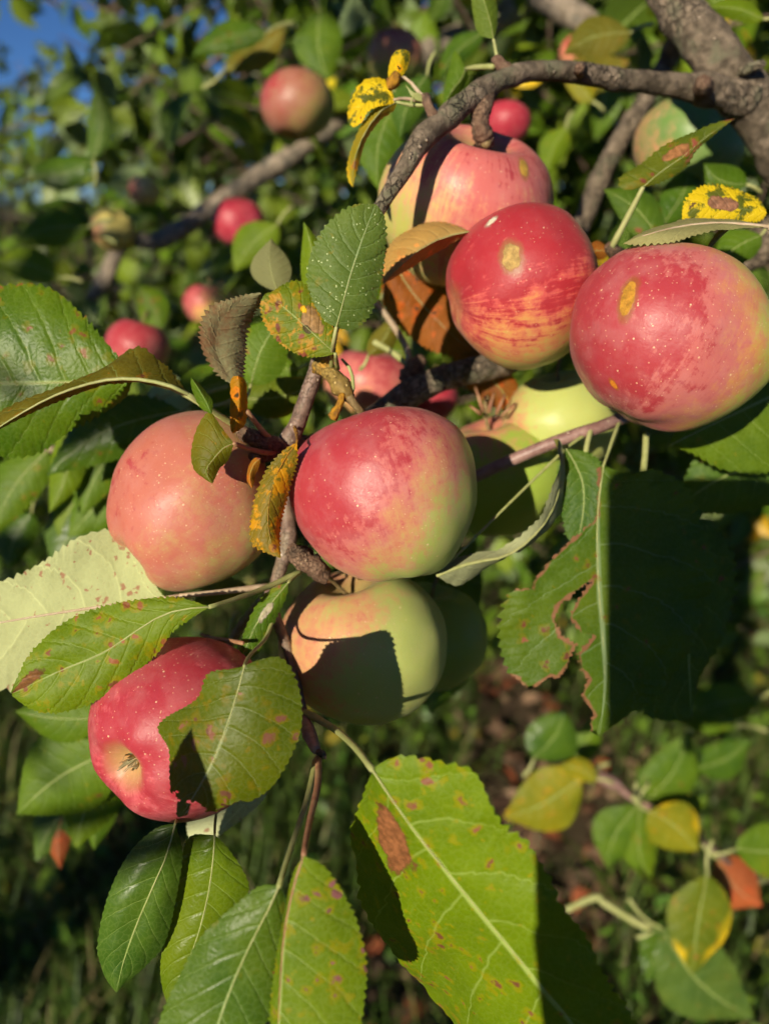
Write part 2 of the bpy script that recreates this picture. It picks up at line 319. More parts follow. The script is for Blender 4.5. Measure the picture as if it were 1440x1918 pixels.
def tube(name, pts, radii, mat, parent=None, sides=10, rough=0.07, freq=120.0, step=0.0035, knots=(), px=True, seed=0.0, world=False, tip=1.0):
    """pts (x, y, depth) in photo pixels and metres; radii in pixels at that depth (px) or metres"""
    if world: Pw = [Vector(p) for p in pts]; R = list(radii)
    else:
        Pw = [at(*p) for p in pts]
        R = [r * p[2] / F for r, p in zip(radii, pts)] if px else list(radii)
    L = sum((Pw[i + 1] - Pw[i]).length for i in range(len(Pw) - 1))
    n = max(5, min(160, int(L / step)))
    C = spl(np.array([[*p, r] for p, r in zip(Pw, R)]), n)
    rr = np.maximum(C[:, 3], 1e-5); C = C[:, :3]
    T = np.gradient(C, axis=0); T /= np.linalg.norm(T, axis=1)[:, None]
    a = np.cross(T[0], [0.31, 0.52, 0.79]); a /= np.linalg.norm(a)
    verts = []
    for i in range(n):
        a = a - T[i] * a.dot(T[i]); a /= np.linalg.norm(a); b = np.cross(T[i], a)
        u = i / (n - 1); k = 1.0
        for (ku, ka, kw) in knots: k += ka * math.exp(-((u - ku) / kw) ** 2)
        for j in range(sides):
            th = 2 * math.pi * j / sides; dr = a * math.cos(th) + b * math.sin(th)
            r = rr[i] * k
            p = C[i] + dr * r
            r *= 1 + rough * (nz(p, freq, seed) * 1.6 + nz(p, freq * 3, seed) * 0.8)
            verts.append(C[i] + dr * r)
    faces = [(i * sides + j, i * sides + (j + 1) % sides, (i + 1) * sides + (j + 1) % sides, (i + 1) * sides + j) for i in range(n - 1) for j in range(sides)]
    verts.append(C[0] - T[0] * rr[0] * 0.4); verts.append(C[-1] + T[-1] * rr[-1] * 0.5 * tip)
    a0, b0 = len(verts) - 2, len(verts) - 1
    faces += [(a0, (j + 1) % sides, j) for j in range(sides)] + [(b0, (n - 1) * sides + j, (n - 1) * sides + (j + 1) % sides) for j in range(sides)]
    return mesh_obj(name, verts, faces, mat, parent, C[0])

def in_poly(x, y, P):
    c = False; j = len(P) - 1
    for i in range(len(P)):
        if (P[i][1] > y) != (P[j][1] > y) and x < (P[j][0] - P[i][0]) * (y - P[i][1]) / (P[j][1] - P[i][1]) + P[i][0]: c = not c
        j = i
    return c

def leaf(parent, d, M, Lp, Rp, mat, under=False, fold=(0.0, 0.0), arch=0.12, teeth=26, tooth=0.011, wave=0.02, NU=104, NV=7, holes=(), stalk=None,
         stalk_mat=None, stalk_r=3.0, seed=1.0, rib=True, label=None, name='leaf', tear=0.0):
    """d: depth (m); M midrib, Lp / Rp the two edges: photo pixels (x, y[, extra depth in cm]) of the blade's real outline"""
    def w(p, extra=0.0): return at(p[0], p[1], d + ((p[2] if len(p) > 2 else 0.0) + extra) / 100.0)
    Mw = [w(p) for p in M]
    def edgepts(E, fo):
        out = [Mw[0]]
        for k, p in enumerate(E):
            s = math.sin(math.pi * (k + 0.8) / (len(E) + 0.6)); out.append(w(p, fo * s))
        return out + [Mw[-1]]
    A = spl([list(p) for p in Mw], NU); B = spl([list(p) for p in edgepts(Lp, fold[0])], NU); C = spl([list(p) for p in edgepts(Rp, fold[1])], NU)
    length = np.linalg.norm(np.diff(A, axis=0), axis=1).sum()
    u = np.linspace(0, 1, NU)
    ph = (u * teeth + 0.25 * np.sin(u * 17 + seed)) % 1.0
    saw = np.where(ph < 0.72, ph / 0.72, (1 - ph) / 0.28) - 0.35
    amp = tooth * 1.8 * length * np.clip(np.sin(np.pi * np.clip(u, 0, 1)) * 2.2, 0, 1)
    amp = amp * np.array([0.75 + 0.9 * (0.5 + nz((q * 1.0, seed, 0.0), 9.0, seed)) for q in u])
    T = np.gradient(A, axis=0); T /= np.linalg.norm(T, axis=1)[:, None] + 1e-12
    N = np.cross(C - B, T); N /= np.linalg.norm(N, axis=1)[:, None] + 1e-12
    for i in range(1, NU):
        if N[i].dot(N[i - 1]) < 0: N[i] = -N[i]
    tocam = np.array(CAM) - A
    flip = (N * tocam).sum() < 0
    if flip: N = -N
    rows = []; uvs = []
    for sgn, E in ((-1, B), (1, C)):
        D = E - A; wd = np.linalg.norm(D, axis=1)[:, None] + 1e-9
        E = E + D / wd * (saw * amp)[:, None]
        if tear: E = E + D / wd * np.array([[tear * length * 0.05 * (nz((k * 0.001, seed, sgn), 260) + 0.6 * nz((k * 0.001, seed, sgn), 700))] for k in range(NU)]) * np.sin(np.pi * u)[:, None]
        cols = []
        for j in range(NV + 1):
            v = j / NV
            P = A + (E - A) * v
            bulge = arch * wd[:, 0] * math.sin(math.pi * v) * 0.5
            rip = np.array([1.45 * wave * length * (1.3 * nz(P[i], 42.0, seed) * v + 0.45 * nz(P[i], 130.0, seed) * (0.3 + 0.7 * v)) for i in range(NU)])
            lat = 0.0013 * length * np.cos(2 * np.pi * (8.0 * (u - 0.20 * v ** 1.25) + (0.43 if sgn > 0 else 0.0) + 0.5)) * math.sin(math.pi * v) ** 0.7 * np.sin(np.pi * u)
            cols.append(P + N * (bulge + rip - lat)[:, None])
        rows.append(cols)
    # columns from -1 .. 1
    cols = [rows[0][NV - j] for j in range(NV)] + rows[1]
    nc = len(cols)
    V = np.stack(cols, 1).reshape(-1, 3)
    vs = np.linspace(0, 1, nc)
    UV = np.stack(np.meshgrid(u, vs, indexing='ij'), -1).reshape(-1, 2)
    faces = []
    for i in range(NU - 1):
        for j in range(nc - 1):
            f = (i * nc + j, i * nc + j + 1, (i + 1) * nc + j + 1, (i + 1) * nc + j)
            if holes:
                c = (V[f[0]] + V[f[1]] + V[f[2]] + V[f[3]]) / 4; x, y, _ = to_px(Vector(c))
                jx = 5 * nz((x, y, seed), 0.09, seed) + 3 * nz((x, y, seed), 0.3, seed); jy = 5 * nz((y, x, seed), 0.09, seed + 5)
                if any(in_poly(x + jx, y + jy, h) for h in holes): continue
            faces.append(f)
    # orient: +normal = upper side
    f = (len(A) // 2) * nc + nc // 2
    nn = np.cross(V[f + 1] - V[f], V[f + nc] - V[f]); up = nn.dot(N[len(A) // 2]) > 0
    if up == under: faces = [t[::-1] for t in faces]
    ob = mesh_obj(name, V, faces, mat, parent, Mw[0], UV)
    if holes:
        at_ = ob.data.attributes.new('rim', 'FLOAT', 'POINT'); vals = []
        segs = [(Vector(h[k]), Vector(h[(k + 1) % len(h)])) for h in holes for k in range(len(h))]
        for p in V:
            x, y, _ = to_px(Vector(p)); q = Vector((x, y)); best = 1e9
            for a, b in segs:
                e = b - a; t = max(0, min(1, (q - a).dot(e) / max(1e-6, e.length_squared))); best = min(best, (q - a - e * t).length)
            vals.append(math.exp(-(best / 7.0) ** 2))
        at_.data.foreach_set('value', vals)
    if label: ob['label'] = label
    rm = stalk_mat or PETIOLE
    if rib:
        m = 0.86; off = N * 0.0001 * (-1 if under else 1)
        k = int(NU * m)
        idx = np.linspace(0, k, 14).astype(int)
        rr = np.linspace(0.00075, 0.0002, 14) * min(1.0, length / 0.07) * (1.25 if under else 0.55)
        tube('midrib', [A[i] + (N[i] * (0.00015 if under else -0.00005)) for i in idx], rr, rm, ob, sides=6, rough=0.02, world=True, step=0.006)
    if stalk:
        pts = [Vector(Mw[0])] + [at(p[0], p[1], p[2]) for p in stalk]
        r0 = stalk_r * d / F
        tube('petiole', pts, [r0 * (0.85 + 0.5 * i / (len(pts) - 1)) for i in range(len(pts))], rm, ob, sides=8, rough=0.04, world=True)
    return ob

def gleaf(parent, x, y, d, length, ang, mat, width=0.56, tilt=0.0, bend=0.12, under=False, fold=0.4, curl=0.0, stalk=0.35, seed=None, holes=(), stalk_mat=None, name='leaf', NU=72, teeth=22, arch=0.16, squeeze=(1.0, 1.0), label=None, to=None):
    """ordinary leaf: base at (x, y, d); length in photo px; ang: image direction of the tip in degrees (0 right, 90 up); tilt: cm the tip lies deeper"""
    seed = RNG.random() * 9 if seed is None else seed
    a = rad(ang); dx, dy = math.cos(a), -math.sin(a); sx, sy = -dy, dx      # s: to the right of travel in image
    def P(u, v, z=0.0):
        b = bend * length * math.sin(math.pi * u * 0.9)
        return (x + dx * u * length + sx * (b + v * length), y + dy * u * length + sy * (b + v * length), tilt * u + curl * u * u + z)
    M = [P(k, 0) for k in (0, 0.25, 0.5, 0.75, 1.0)]
    prof = ((0.10, 0.52), (0.28, 0.92), (0.46, 1.0), (0.68, 0.76), (0.88, 0.29))
    L = [P(u, -w * width / 2 * squeeze[0]) for u, w in prof]; R = [P(u, w * width / 2 * squeeze[1]) for u, w in prof]
    st = None
    if to is not None: st = [((x + to[0]) / 2 + sx * 6, (y + to[1]) / 2 + sy * 6, (d + to[2]) / 2), to]
    elif stalk: st = [(x - dx * length * stalk * 0.5 + sx * 0.03 * length, y - dy * length * stalk * 0.5 + sy * 0.03 * length, d), (x - dx * length * stalk, y - dy * length * stalk, d + 0.003)]
    return leaf(parent, d, M, L, R, mat, under=under, fold=(fold, fold), arch=arch, teeth=teeth, NU=NU, NV=5, holes=holes, stalk=st, stalk_mat=stalk_mat, seed=seed, name=name, label=label)

# ------------------------------------------------------------------ the setting: ground, grass, litter
def ground_mat():
    g = G('ground'); ob = g.n('ShaderNodeTexCoord').outputs['Object']
    n1 = g.noise(ob, 3.0, 5.0); n2 = g.noise(ob, 60.0, 5.0, 0.65)
    c = g.mix(g.ss(n1, 0.42, 0.58), (0.050, 0.058, 0.020), (0.115, 0.078, 0.048))
    c = g.mix(g.m_('MULTIPLY', n2, 0.8), c, (0.050, 0.036, 0.022))
    b = g.n('ShaderNodeBump', {'Height': n2, 'Strength': 0.9, 'Distance': 0.02})
    return g.out(g.n('ShaderNodeBsdfPrincipled', {'Base Color': c, 'Roughness': 0.95, 'Normal': b.outputs[0], 'Specular IOR Level': 0.1}).outputs[0])
def gz(x, y): return 0.03 * mnoise.noise(Vector((x * 0.8, y * 0.8, 0.3))) * min(1, max(0, (9 - math.hypot(x, y)) / 4)) if True else 0
xs = np.r_[-600, -120, -30, np.linspace(-8, 8, 81), 30, 120, 600]; ys = np.r_[-600, -120, -30, np.linspace(-6, 10, 81), 30, 120, 600]
gv = [(x, y, gz(x, y)) for y in ys for x in xs]; nx = len(xs)
gf = [(j * nx + i, j * nx + i + 1, (j + 1) * nx + i + 1, (j + 1) * nx + i) for j in range(len(ys) - 1) for i in range(nx - 1)]
tag(mesh_obj('ground', gv, gf, ground_mat()), 'orchard ground of dark soil under the grass', kind='structure')

def island_mat(name, c1, c2, c3, rough=0.5, trans=0.2, val=(0.5, 1.0)):
    g = G(name); r = g.n('ShaderNodeNewGeometry').outputs['Random Per Island']
    c = g.mix(g.ss(r, 0.0, 0.7), c1, c2); c = g.mix(g.ss(r, 0.86, 0.9), c, c3)
    v = g.m_('MULTIPLY_ADD', g.m_('FRACT', g.m_('MULTIPLY', r, 13.7)), val[1], val[0])
    c = g.n('ShaderNodeHueSaturation', {'Color': c, 'Value': v}).outputs[0]
    p = g.n('ShaderNodeBsdfPrincipled', {'Base Color': c, 'Roughness': rough, 'Specular IOR Level': 0.35})
    t = g.n('ShaderNodeBsdfTranslucent', {'Color': c})
    return g.out(g.n('ShaderNodeMixShader', {0: trans, 1: p.outputs[0], 2: t.outputs[0]}).outputs[0])

def bare(x, y):                              # > 0 where bare soil and litter shows
    return mnoise.noise(Vector((x * 1.6 + 4.0, y * 1.6, 0.0))) - 0.22 + 0.55 * math.exp(-((x - 0.28) ** 2 + (y - 1.05) ** 2) / 0.05) + 0.3 * math.exp(-((x - 0.0) ** 2 + (y - 0.95) ** 2) / 0.02)

def grass():
    V = []; Fc = []
    def blade(x, y, h, wd, lean, az):
        z = gz(x, y); dx, dy = math.cos(az), math.sin(az); k = len(V)
        for t in (0.0, 0.4, 0.75):
            ox = lean * h * t * t; w2 = wd * (1 - t * 0.75)
            V.append((x + dx * ox - dy * w2, y + dy * ox + dx * w2, z + h * t * (1 - 0.25 * lean * t)))
            V.append((x + dx * ox + dy * w2, y + dy * ox - dx * w2, z + h * t * (1 - 0.25 * lean * t)))
        V.append((x + dx * lean * h, y + dy * lean * h, z + h * (1 - 0.3 * lean)))
        Fc.extend([(k, k + 1, k + 3, k + 2), (k + 2, k + 3, k + 5, k + 4), (k + 4, k + 5, k + 6)])
    R = random.Random(3)
    n = 0
    while n < 38000:
        y = 0.45 + 4.6 * R.random() ** 1.5; x = (R.random() - 0.5) * (1.6 + y * 1.6)
        b = bare(x, y)
        if b > 0.12 and R.random() < 0.93: n += 1; continue
        blade(x, y, 0.06 + 0.13 * R.random() + (0.06 if x < -0.1 else 0), 0.0014 + 0.002 * R.random(), 0.3 + 0.8 * R.random(), R.random() * 6.283)
        n += 1
    o = mesh_obj('grass', V, Fc, island_mat('grass_blade', (0.055, 0.115, 0.014), (0.11, 0.17, 0.026), (0.30, 0.24, 0.10), 0.5, 0.25))
    tag(o, 'thin orchard grass in the shade under the apple tree', 'grass', kind='stuff')
grass()

def scatter_leaf_mesh(name, P, mat, parent=None, jitter_n=None, size=(0.05, 0.08), origin=(0, 0, 0), flat=False, R=None, wr=0.3):
    """many folded leaves joined into one mesh; P: (n, 3)"""
    tmpl = []; fc = []
    prof = ((0.0, 0.0), (0.14, 0.7), (0.4, 1.0), (0.7, 0.75), (1.0, 0.0))
    for (u, w) in prof:
        for v in ((-1, 0, 1) if 0 < u < 1 else (0,)): tmpl.append((u, v * w * wr, 0.16 * abs(v) * w * 0.6 - 0.25 * u * u))
    fc = [t[::-1] for t in ((0, 2, 1), (0, 3, 2), (1, 2, 5, 4), (2, 3, 6, 5), (4, 5, 8, 7), (5, 6, 9, 8), (7, 8, 10), (8, 9, 10))]
    T = np.array(tmpl); uvt = np.array([(t[0], 0.5 + t[1] / (2 * wr)) for t in tmpl])
    n = len(P); Rg = np.random.default_rng(5 if R is None else R)
    X = Rg.normal(size=(n, 3)); 
    if flat: X[:, 2] *= 0.15
    else: X[:, 2] -= 0.55
    X /= np.linalg.norm(X, axis=1)[:, None]
    Z = Rg.normal(size=(n, 3)) * (0.25 if flat else 0.75) + (np.array([0, 0, 1.0]) if jitter_n is None else jitter_n)
    Y = np.cross(Z, X); Y /= np.linalg.norm(Y, axis=1)[:, None]; Z = np.cross(X, Y)
    s = size[0] + (size[1] - size[0]) * Rg.random(n)
    V = P[:, None, :] + (X[:, None, :] * T[None, :, 0:1] + Y[:, None, :] * T[None, :, 1:2] + Z[:, None, :] * T[None, :, 2:3]) * s[:, None, None]
    k = len(T); Fs = [tuple(i * k + a for a in f) for i in range(n) for f in fc]
    return mesh_obj(name, V.reshape(-1, 3), Fs, mat, parent, origin, np.tile(uvt, (n, 1)))

LITTER = island_mat('dry_litter', (0.13, 0.065, 0.035), (0.22, 0.14, 0.085), (0.36, 0.10, 0.04), 0.85, 0.1)
P = []
R_ = random.Random(9)
while len(P) < 1500:
    y = 0.5 + 3.8 * R_.random(); x = (R_.random() - 0.5) * (1.5 + y * 1.3)
    if bare(x, y) < 0.05 and R_.random() < 0.93: continue
    P.append((x, y, gz(x, y) + 0.008 + 0.02 * R_.random()))
tag(scatter_leaf_mesh('leaf_litter', np.array(P), LITTER, size=(0.03, 0.075), flat=True), 'brown dead leaves scattered over the bare soil', 'leaf litter', kind='stuff')
WEED = island_mat('weed_leaf', (0.050, 0.12, 0.015), (0.12, 0.20, 0.02), (0.30, 0.24, 0.03), 0.45, 0.2)
P = []
while len(P) < 5200:
    y = 0.55 + 4.2 * R_.random(); x = (R_.random() - 0.5) * (1.6 + y * 1.5)
    if bare(x, y) > 0.1 and R_.random() < 0.9: continue
    P.append((x, y, gz(x, y) + 0.03 + 0.12 * R_.random()))
tag(scatter_leaf_mesh('ground_weeds', np.array(P), WEED, size=(0.02, 0.05), R=8, wr=0.42), 'low broad leaved weeds among the orchard grass', 'weeds', kind='stuff')

# ------------------------------------------------------------------ apple trees in the background, plus an unseen one added for its shade
BG_A = far_leaf_mat('far_leaf', (0.055, 0.110, 0.008), (0.135, 0.195, 0.010), 'island')
BG_OBJ = far_leaf_mat('far_leaf_single', (0.060, 0.120, 0.008), (0.145, 0.205, 0.010), 'object')
BG_YEL = far_leaf_mat('far_leaf_yellow', (0.58, 0.36, 0.012), (0.66, 0.46, 0.02), 'object', under=(0.55, 0.40, 0.08))

def twig_points(inside, n_twigs, box, R, per=(7, 12), sp=0.028):
    out = []
    while len(out) < n_twigs:
        p = np.array([R.uniform(*b) for b in box])
        if not inside(p): continue
        dr = np.array([R.gauss(0, 1), R.gauss(0, 1) - 0.3, R.gauss(0, 0.6) - 0.15]); dr /= np.linalg.norm(dr)
        k = R.randint(*per); out.append([p + dr * sp * i + np.array([R.gauss(0, .014), R.gauss(0, .014), R.gauss(0, .014)]) for i in range(k)])
    return out

def single_leaf_proto(mat):
    """low leaf mesh, 1 m long, for the countable leaves of the far trees"""
    verts = []; uvs = []; faces = []
    prof = ((0.0, 0.0), (0.08, 0.45), (0.22, 0.85), (0.42, 1.0), (0.62, 0.86), (0.82, 0.48), (1.0, 0.02))
    for u, w in prof:
        for v in (-1, -0.5, 0, 0.5, 1):
            verts.append((u, v * w * 0.29, 0.10 * abs(v) * w - 0.22 * u * u + 0.02 * math.sin(u * 9 + v * 3))); uvs.append((u, 0.5 + v / 2))
    for i in range(len(prof) - 1):
        for j in range(4): a = i * 5 + j; faces.append((a, a + 5, a + 6, a + 1))
    me = bpy.data.meshes.new('leaf'); me.from_pydata(verts, [], faces)
    ul = me.uv_layers.new(name='UVMap')
    for l in me.loops: ul.data[l.index].uv = uvs[l.vertex_index]
    me.polygons.foreach_set('use_smooth', [True] * len(me.polygons)); me.materials.append(mat)
    return me
ME_LEAF = single_leaf_proto(BG_OBJ); ME_YEL = single_leaf_proto(BG_YEL)

def far_tree(base, label, inside, box, n_twigs, trunk, branches, seed, n_single, size=(0.05, 0.088), yellow=0.15):
    R = random.Random(seed)
    root = empty('apple_tree', base, label, 'tree')
    tube('trunk', trunk[0], trunk[1], BARK_OLD, root, sides=14, rough=0.12, freq=25, step=0.03, world=True)
    for pts, rr, wld in branches: tube('branch', pts, rr, BARK_OLD, root, sides=10, rough=0.10, freq=70, step=0.012, world=wld)
    tw = twig_points(inside, n_twigs, box, R)
    P = np.array([p for t in tw for p in t])
    px = [to_px(Vector(p)) for p in P]
    vis = [(d, i) for i, (x, y, d) in enumerate(px) if d > 0.3 and -30 < x < 1470 and -30 < y < 1300]
    vis.sort(); single = set(i for d, i in vis[:n_single])
    for i in single:
        ye = R.random() < yellow
        o = bpy.data.objects.new('leaf', ME_YEL if ye else ME_LEAF); COL.objects.link(o)
        s = R.uniform(*size) * (0.65 if ye else 1.0)
        X = Vector((R.gauss(0, 1), R.gauss(0, 1), R.gauss(0, 1) - 0.6)).normalized()
        Zv = (Vector((R.gauss(0, .6), R.gauss(0, .6), R.gauss(0, .6))) + (SUN + Vector((0, 0, 0.5))).normalized())
        Y = Zv.cross(X).normalized(); Zv = X.cross(Y)
        m = Matrix((X, Y, Zv)).transposed().to_4x4(); o.rotation_euler = m.to_euler(); o.scale = (s, s, s)
        set_parent(o, root, Vector(P[i]))
    tv = []; tf = []
    for t in tw:                             # the leaf bearing shoots
        a, b = np.array(t[0]), np.array(t[-1]); k = len(tv); n1 = np.cross(b - a, [0.3, 0.5, 0.8]); n1 /= np.linalg.norm(n1) + 1e-9; n2 = np.cross(b - a, n1); n2 /= np.linalg.norm(n2) + 1e-9
        a = a - (b - a) * 0.5
        for q, r in ((a, 0.0028), ((a + b) / 2 + n1 * 0.008, 0.0022), (b, 0.0012)):
            for j in range(3): th = j * 2.0944; tv.append(q + (n1 * math.cos(th) + n2 * math.sin(th)) * r)
        for s_ in (0, 3):
            for j in range(3): tf.append((k + s_ + j, k + s_ + (j + 1) % 3, k + s_ + 3 + (j + 1) % 3, k + s_ + 3 + j))
    tg = mesh_obj('shoots', tv, tf, TWIG, root, base); tg['kind'] = 'stuff'
    rest = np.array([p for i, p in enumerate(P) if i not in single])
    c = scatter_leaf_mesh('crown', rest, BG_A, root, jitter_n=np.array((SUN + Vector((0, 0, 0.5))).normalized()), size=size, origin=base, R=seed)
    c['kind'] = 'stuff'
    return root

def ell(c, r): return lambda p: sum(((p[i] - c[i]) / r[i]) ** 2 for i in range(3)) < 1
e1 = ell((0.80, 2.35, 1.75), (1.57, 1.45, 1.35)); e1c = ell((-0.70, 1.95, 0.93), (0.65, 0.6, 0.42)); e1b = ell((0.55, 1.6, 1.30), (1.0, 0.65, 0.75))
def in1(p):
    x, y, d = to_px(Vector(p))
    return (e1(p) or e1b(p) or e1c(p)) and d > 0.85
far_tree((0.95, 2.5, 0.0), 'leafy apple tree close behind the hanging apples with a bare slanting branch', in1, ((-1.4, 2.4), (0.9, 3.8), (0.45, 3.1)), 2600,
         ([(0.95, 2.5, -0.05), (0.97, 2.52, 0.5), (0.9, 2.45, 1.0), (0.8, 2.3, 1.6), (0.7, 2.2, 2.4)], [0.10, 0.085, 0.075, 0.055, 0.03]),
         [([(170, 560, .98), (235, 455, .97), (300, 450, .96), (420, 372, .97), (530, 300, .98), (660, 205, 1.0), (800, 100, 1.05), (920, 42, 1.1), (1080, -60, 1.2), tuple(to_px(Vector((0.8, 2.3, 1.75))))],
           [9, 12, 17, 18, 19, 21, 24, 25, 28, 30], False),
          ([(170, 560, .98), (190, 540, .97), (225, 470, .96), (250, 440, .955)], [8, 14, 9, 5], False),
          ([(1010, -5, .9), (1060, 20, .88), (1110, 45, .87), (1150, 40, .88)], [20, 26, 20, 9], False)],
         21, 300)
e2 = ell((-2.6, 5.2, 1.25), (2.1, 1.5, 0.95)); 
far_tree((-2.6, 5.2, 0.0), 'distant apple tree against the blue sky at the left', lambda p: e2(p), ((-4.8, -0.4), (3.6, 6.8), (0.3, 2.3)), 800,
         ([(-2.6, 5.2, -0.05), (-2.58, 5.2, 0.6), (-2.5, 5.15, 1.3), (-2.4, 5.1, 2.0)], [0.11, 0.09, 0.06, 0.02]), [], 33, 120, size=(0.06, 0.09), yellow=0.02)
e3 = ell((1.4, 6.8, 1.4), (3.6, 1.6, 1.6))
far_tree((1.4, 6.8, 0.0), 'dark apple tree deep in the orchard behind the leafy one', lambda p: e3(p), ((-2.3, 5.1), (5.1, 8.5), (0.1, 3.0)), 1300,
         ([(1.4, 6.8, -0.05), (1.42, 6.8, 0.7), (1.5, 6.75, 1.5), (1.6, 6.7, 2.6)], [0.13, 0.11, 0.07, 0.02]), [], 44, 60, size=(0.08, 0.11), yellow=0.02)
def in4(p):                                  # crown of the added shade tree, cut away where it would darken the front cluster
    if not e4(p): return False
    q = Vector(p) - CAM; d = -q.dot(CB); ds = SUN.dot(CB)
    hit = Vector(p) + SUN * ((d - 0.36) / ds)
    return to_px(hit)[0] < -260
e4 = ell((-1.85, -1.35, 2.15), (0.95, 0.95, 1.05))
SHADE_TREE = far_tree((-1.85, -1.35, 0.0), 'unseen apple tree added behind the viewpoint to dapple the background with shade', in4, ((-2.8, -0.9), (-2.3, -0.4), (1.1, 3.2)), 115,
         ([(-1.85, -1.35, -0.05), (-1.85, -1.33, 0.7), (-1.8, -1.3, 1.5), (-1.75, -1.3, 2.4)], [0.12, 0.10, 0.07, 0.03]), [([(-1.8, -1.3, 1.5), tuple(at(-800, 2240, .12) + SUN * 1.1), tuple(at(-800, 2240, .12) + SUN * 0.7), tuple(at(-800, 2240, .12) + SUN * 0.35), tuple(at(-800, 2240, .12))], [0.014, 0.007, 0.004, 0.003, 0.0015], True)], 55, 0)  # unseen whip added to carry the shading leaf, run along the sun direction

# ------------------------------------------------------------------ the near tree: limbs and twigs
TREE = empty('apple_tree', (0.62, 0.62, 0.0), 'near apple tree with a thick grey brown limb and spotted leaves on its twigs', 'tree')
tube('trunk', [(0.62, 0.62, -0.05), (0.63, 0.63, 0.4), (0.60, 0.60, 0.85), (0.50, 0.56, 1.15)], [0.075, 0.062, 0.055, 0.045], BARK_OLD, TREE, sides=16, rough=0.12, freq=30, step=0.02, world=True)
lp = [Vector((0.52, 0.57, 1.08))] + [at(*p) for p in ((1700, 620, .46), (1540, 400, .445), (1440, 250, .43), (1385, 165, .42), (1325, 85, .415), (1268, 10, .42), (1225, -70, .43), (1150, -200, .46), (1100, -380, .5))]
tube('limb', lp, [0.04, 0.024, 0.0155, 0.0130, 0.0135, 0.0122, 0.0118, 0.011, 0.009, 0.006], BARK, TREE, sides=28, rough=0.085, freq=90, step=0.003, world=True)
tube('branch', [(1395, 185, .418), (1320, 168, .405), (1230, 155, .395), (1150, 147, .385), (1080, 135, .375), (1000, 133, .365), (940, 148, .356), (885, 182, .348), (835, 222, .340), (790, 262, .334), (755, 320, .330), (722, 372, .330), (690, 430, .335), (640, 560, .345), (612, 668, .333)],
     [36, 26, 20, 19, 19, 18, 18, 20, 22, 22, 17, 14, 12, 11, 13], BARK, TREE, sides=16, rough=0.06, freq=110, step=0.0025, knots=((0.10, 0.16, 0.02), (0.27, 0.14, 0.012), (0.46, 0.12, 0.014), (0.53, 0.15, 0.02), (0.60, 0.12, 0.012)))
tube('stub', [(1318, 165, .392), (1316, 158, .386), (1317, 152, .382)], [19, 16, 13], SPUR, TREE, sides=12, rough=0.15, freq=300, step=0.0012)
tube('stub', [(1088, 132, .366), (1086, 128, .358), (1086, 127, .355)], [13, 11, 8], SPUR, TREE, sides=10, rough=0.12, freq=300, step=0.0012)
tube('stub', [(1388, 130, .405), (1412, 124, .400), (1432, 118, .398)], [12, 10, 6], BARK, TREE, rough=0.15, freq=200, step=0.002)
tube('spur', [(908, 180, .352), (900, 212, .349), (899, 236, .350), (906, 256, .354), (912, 270, .358)], [20, 17, 16, 18, 14], SPUR, TREE, sides=16, rough=0.07, freq=420, step=0.0007, knots=tuple((0.25 + 0.1 * k, 0.13, 0.02) for k in range(7)))
tube('spur', [(828, 232, .338), (812, 218, .336), (803, 200, .335), (795, 180, .336)], [11, 10, 9, 10], SPUR, TREE, rough=0.2, freq=320, step=0.0015)
tube('spur', [(962, 140, .360), (942, 125, .357), (928, 108, .357)], [14, 12, 9], SPUR, TREE, rough=0.2, freq=320, step=0.0015)
# the bough that carries the front cluster
tube('branch', [lp[2] + Vector((0.0, 0.02, 0))] + [at(*p) for p in ((1330, 520, .47), (1130, 610, .45), (985, 660, .425), (900, 690, .41), (830, 708, .40), (760, 740, .392), (690, 790, .38), (600, 830, .352), (540, 838, .335))],
     [0.013, 0.0100, 0.0085, 0.0078, 0.0074, 0.0070, 0.0068, 0.0060, 0.0050, 0.0045], BARK, TREE, sides=14, rough=0.09, freq=110, step=0.003, knots=((0.60, 0.18, 0.015),), world=True)
tube('twig', [(598, 672, .322), (588, 705, .322), (574, 745, .324), (556, 795, .328), (536, 835, .332), (531, 880, .335), (535, 950, .336), (541, 1005, .334), (530, 1050, .332), (518, 1088, .330), (512, 1140, .332), (540, 1220, .338), (563, 1320, .330), (572, 1345, .325)],
     [15, 15, 15, 16, 19, 15, 14, 17, 13, 12, 11, 10, 10, 10], TWIG, TREE, sides=14, rough=0.05, freq=160, step=0.002, knots=((0.27, 0.2, 0.02), (0.53, 0.12, 0.015)))
tube('spur', [(598, 682, .318), (620, 700, .315), (640, 725, .313), (652, 745, .312)], [17, 16, 17, 13], SPUR_OLIVE, TREE, sides=12, rough=0.10, freq=300, step=0.0015, knots=((0.0, 0.2, 0.15), (0.7, 0.2, 0.12)))
tube('spur', [(545, 1030, .330), (565, 1045, .328), (590, 1062, .328), (608, 1082, .332)], [15, 20, 20, 14], SPUR, TREE, sides=14, rough=0.22, freq=420, step=0.001)
tube('spur', [(525, 838, .328), (495, 828, .322), (462, 815, .318), (445, 800, .316)], [15, 17, 15, 8], SPUR, TREE, sides=12, rough=0.22, freq=380, step=0.0012)
tube('bud', [(520, 850, .326), (480, 858, .320), (450, 868, .318), (432, 872, .318)], [8, 13, 10, 2], SPUR, TREE, sides=10, rough=0.2, freq=380, step=0.0012)
tube('twig', [(860, 908, .385), (900, 888, .38), (990, 848, .372), (1060, 820, .368), (1130, 797, .368), (1230, 750, .40), (1330, 640, .45)], [10, 11, 11.5, 12, 12, 12, 13], TWIG_PINK, TREE, sides=12, rough=0.03, freq=160, step=0.003, knots=((0.52, 0.2, 0.012),))
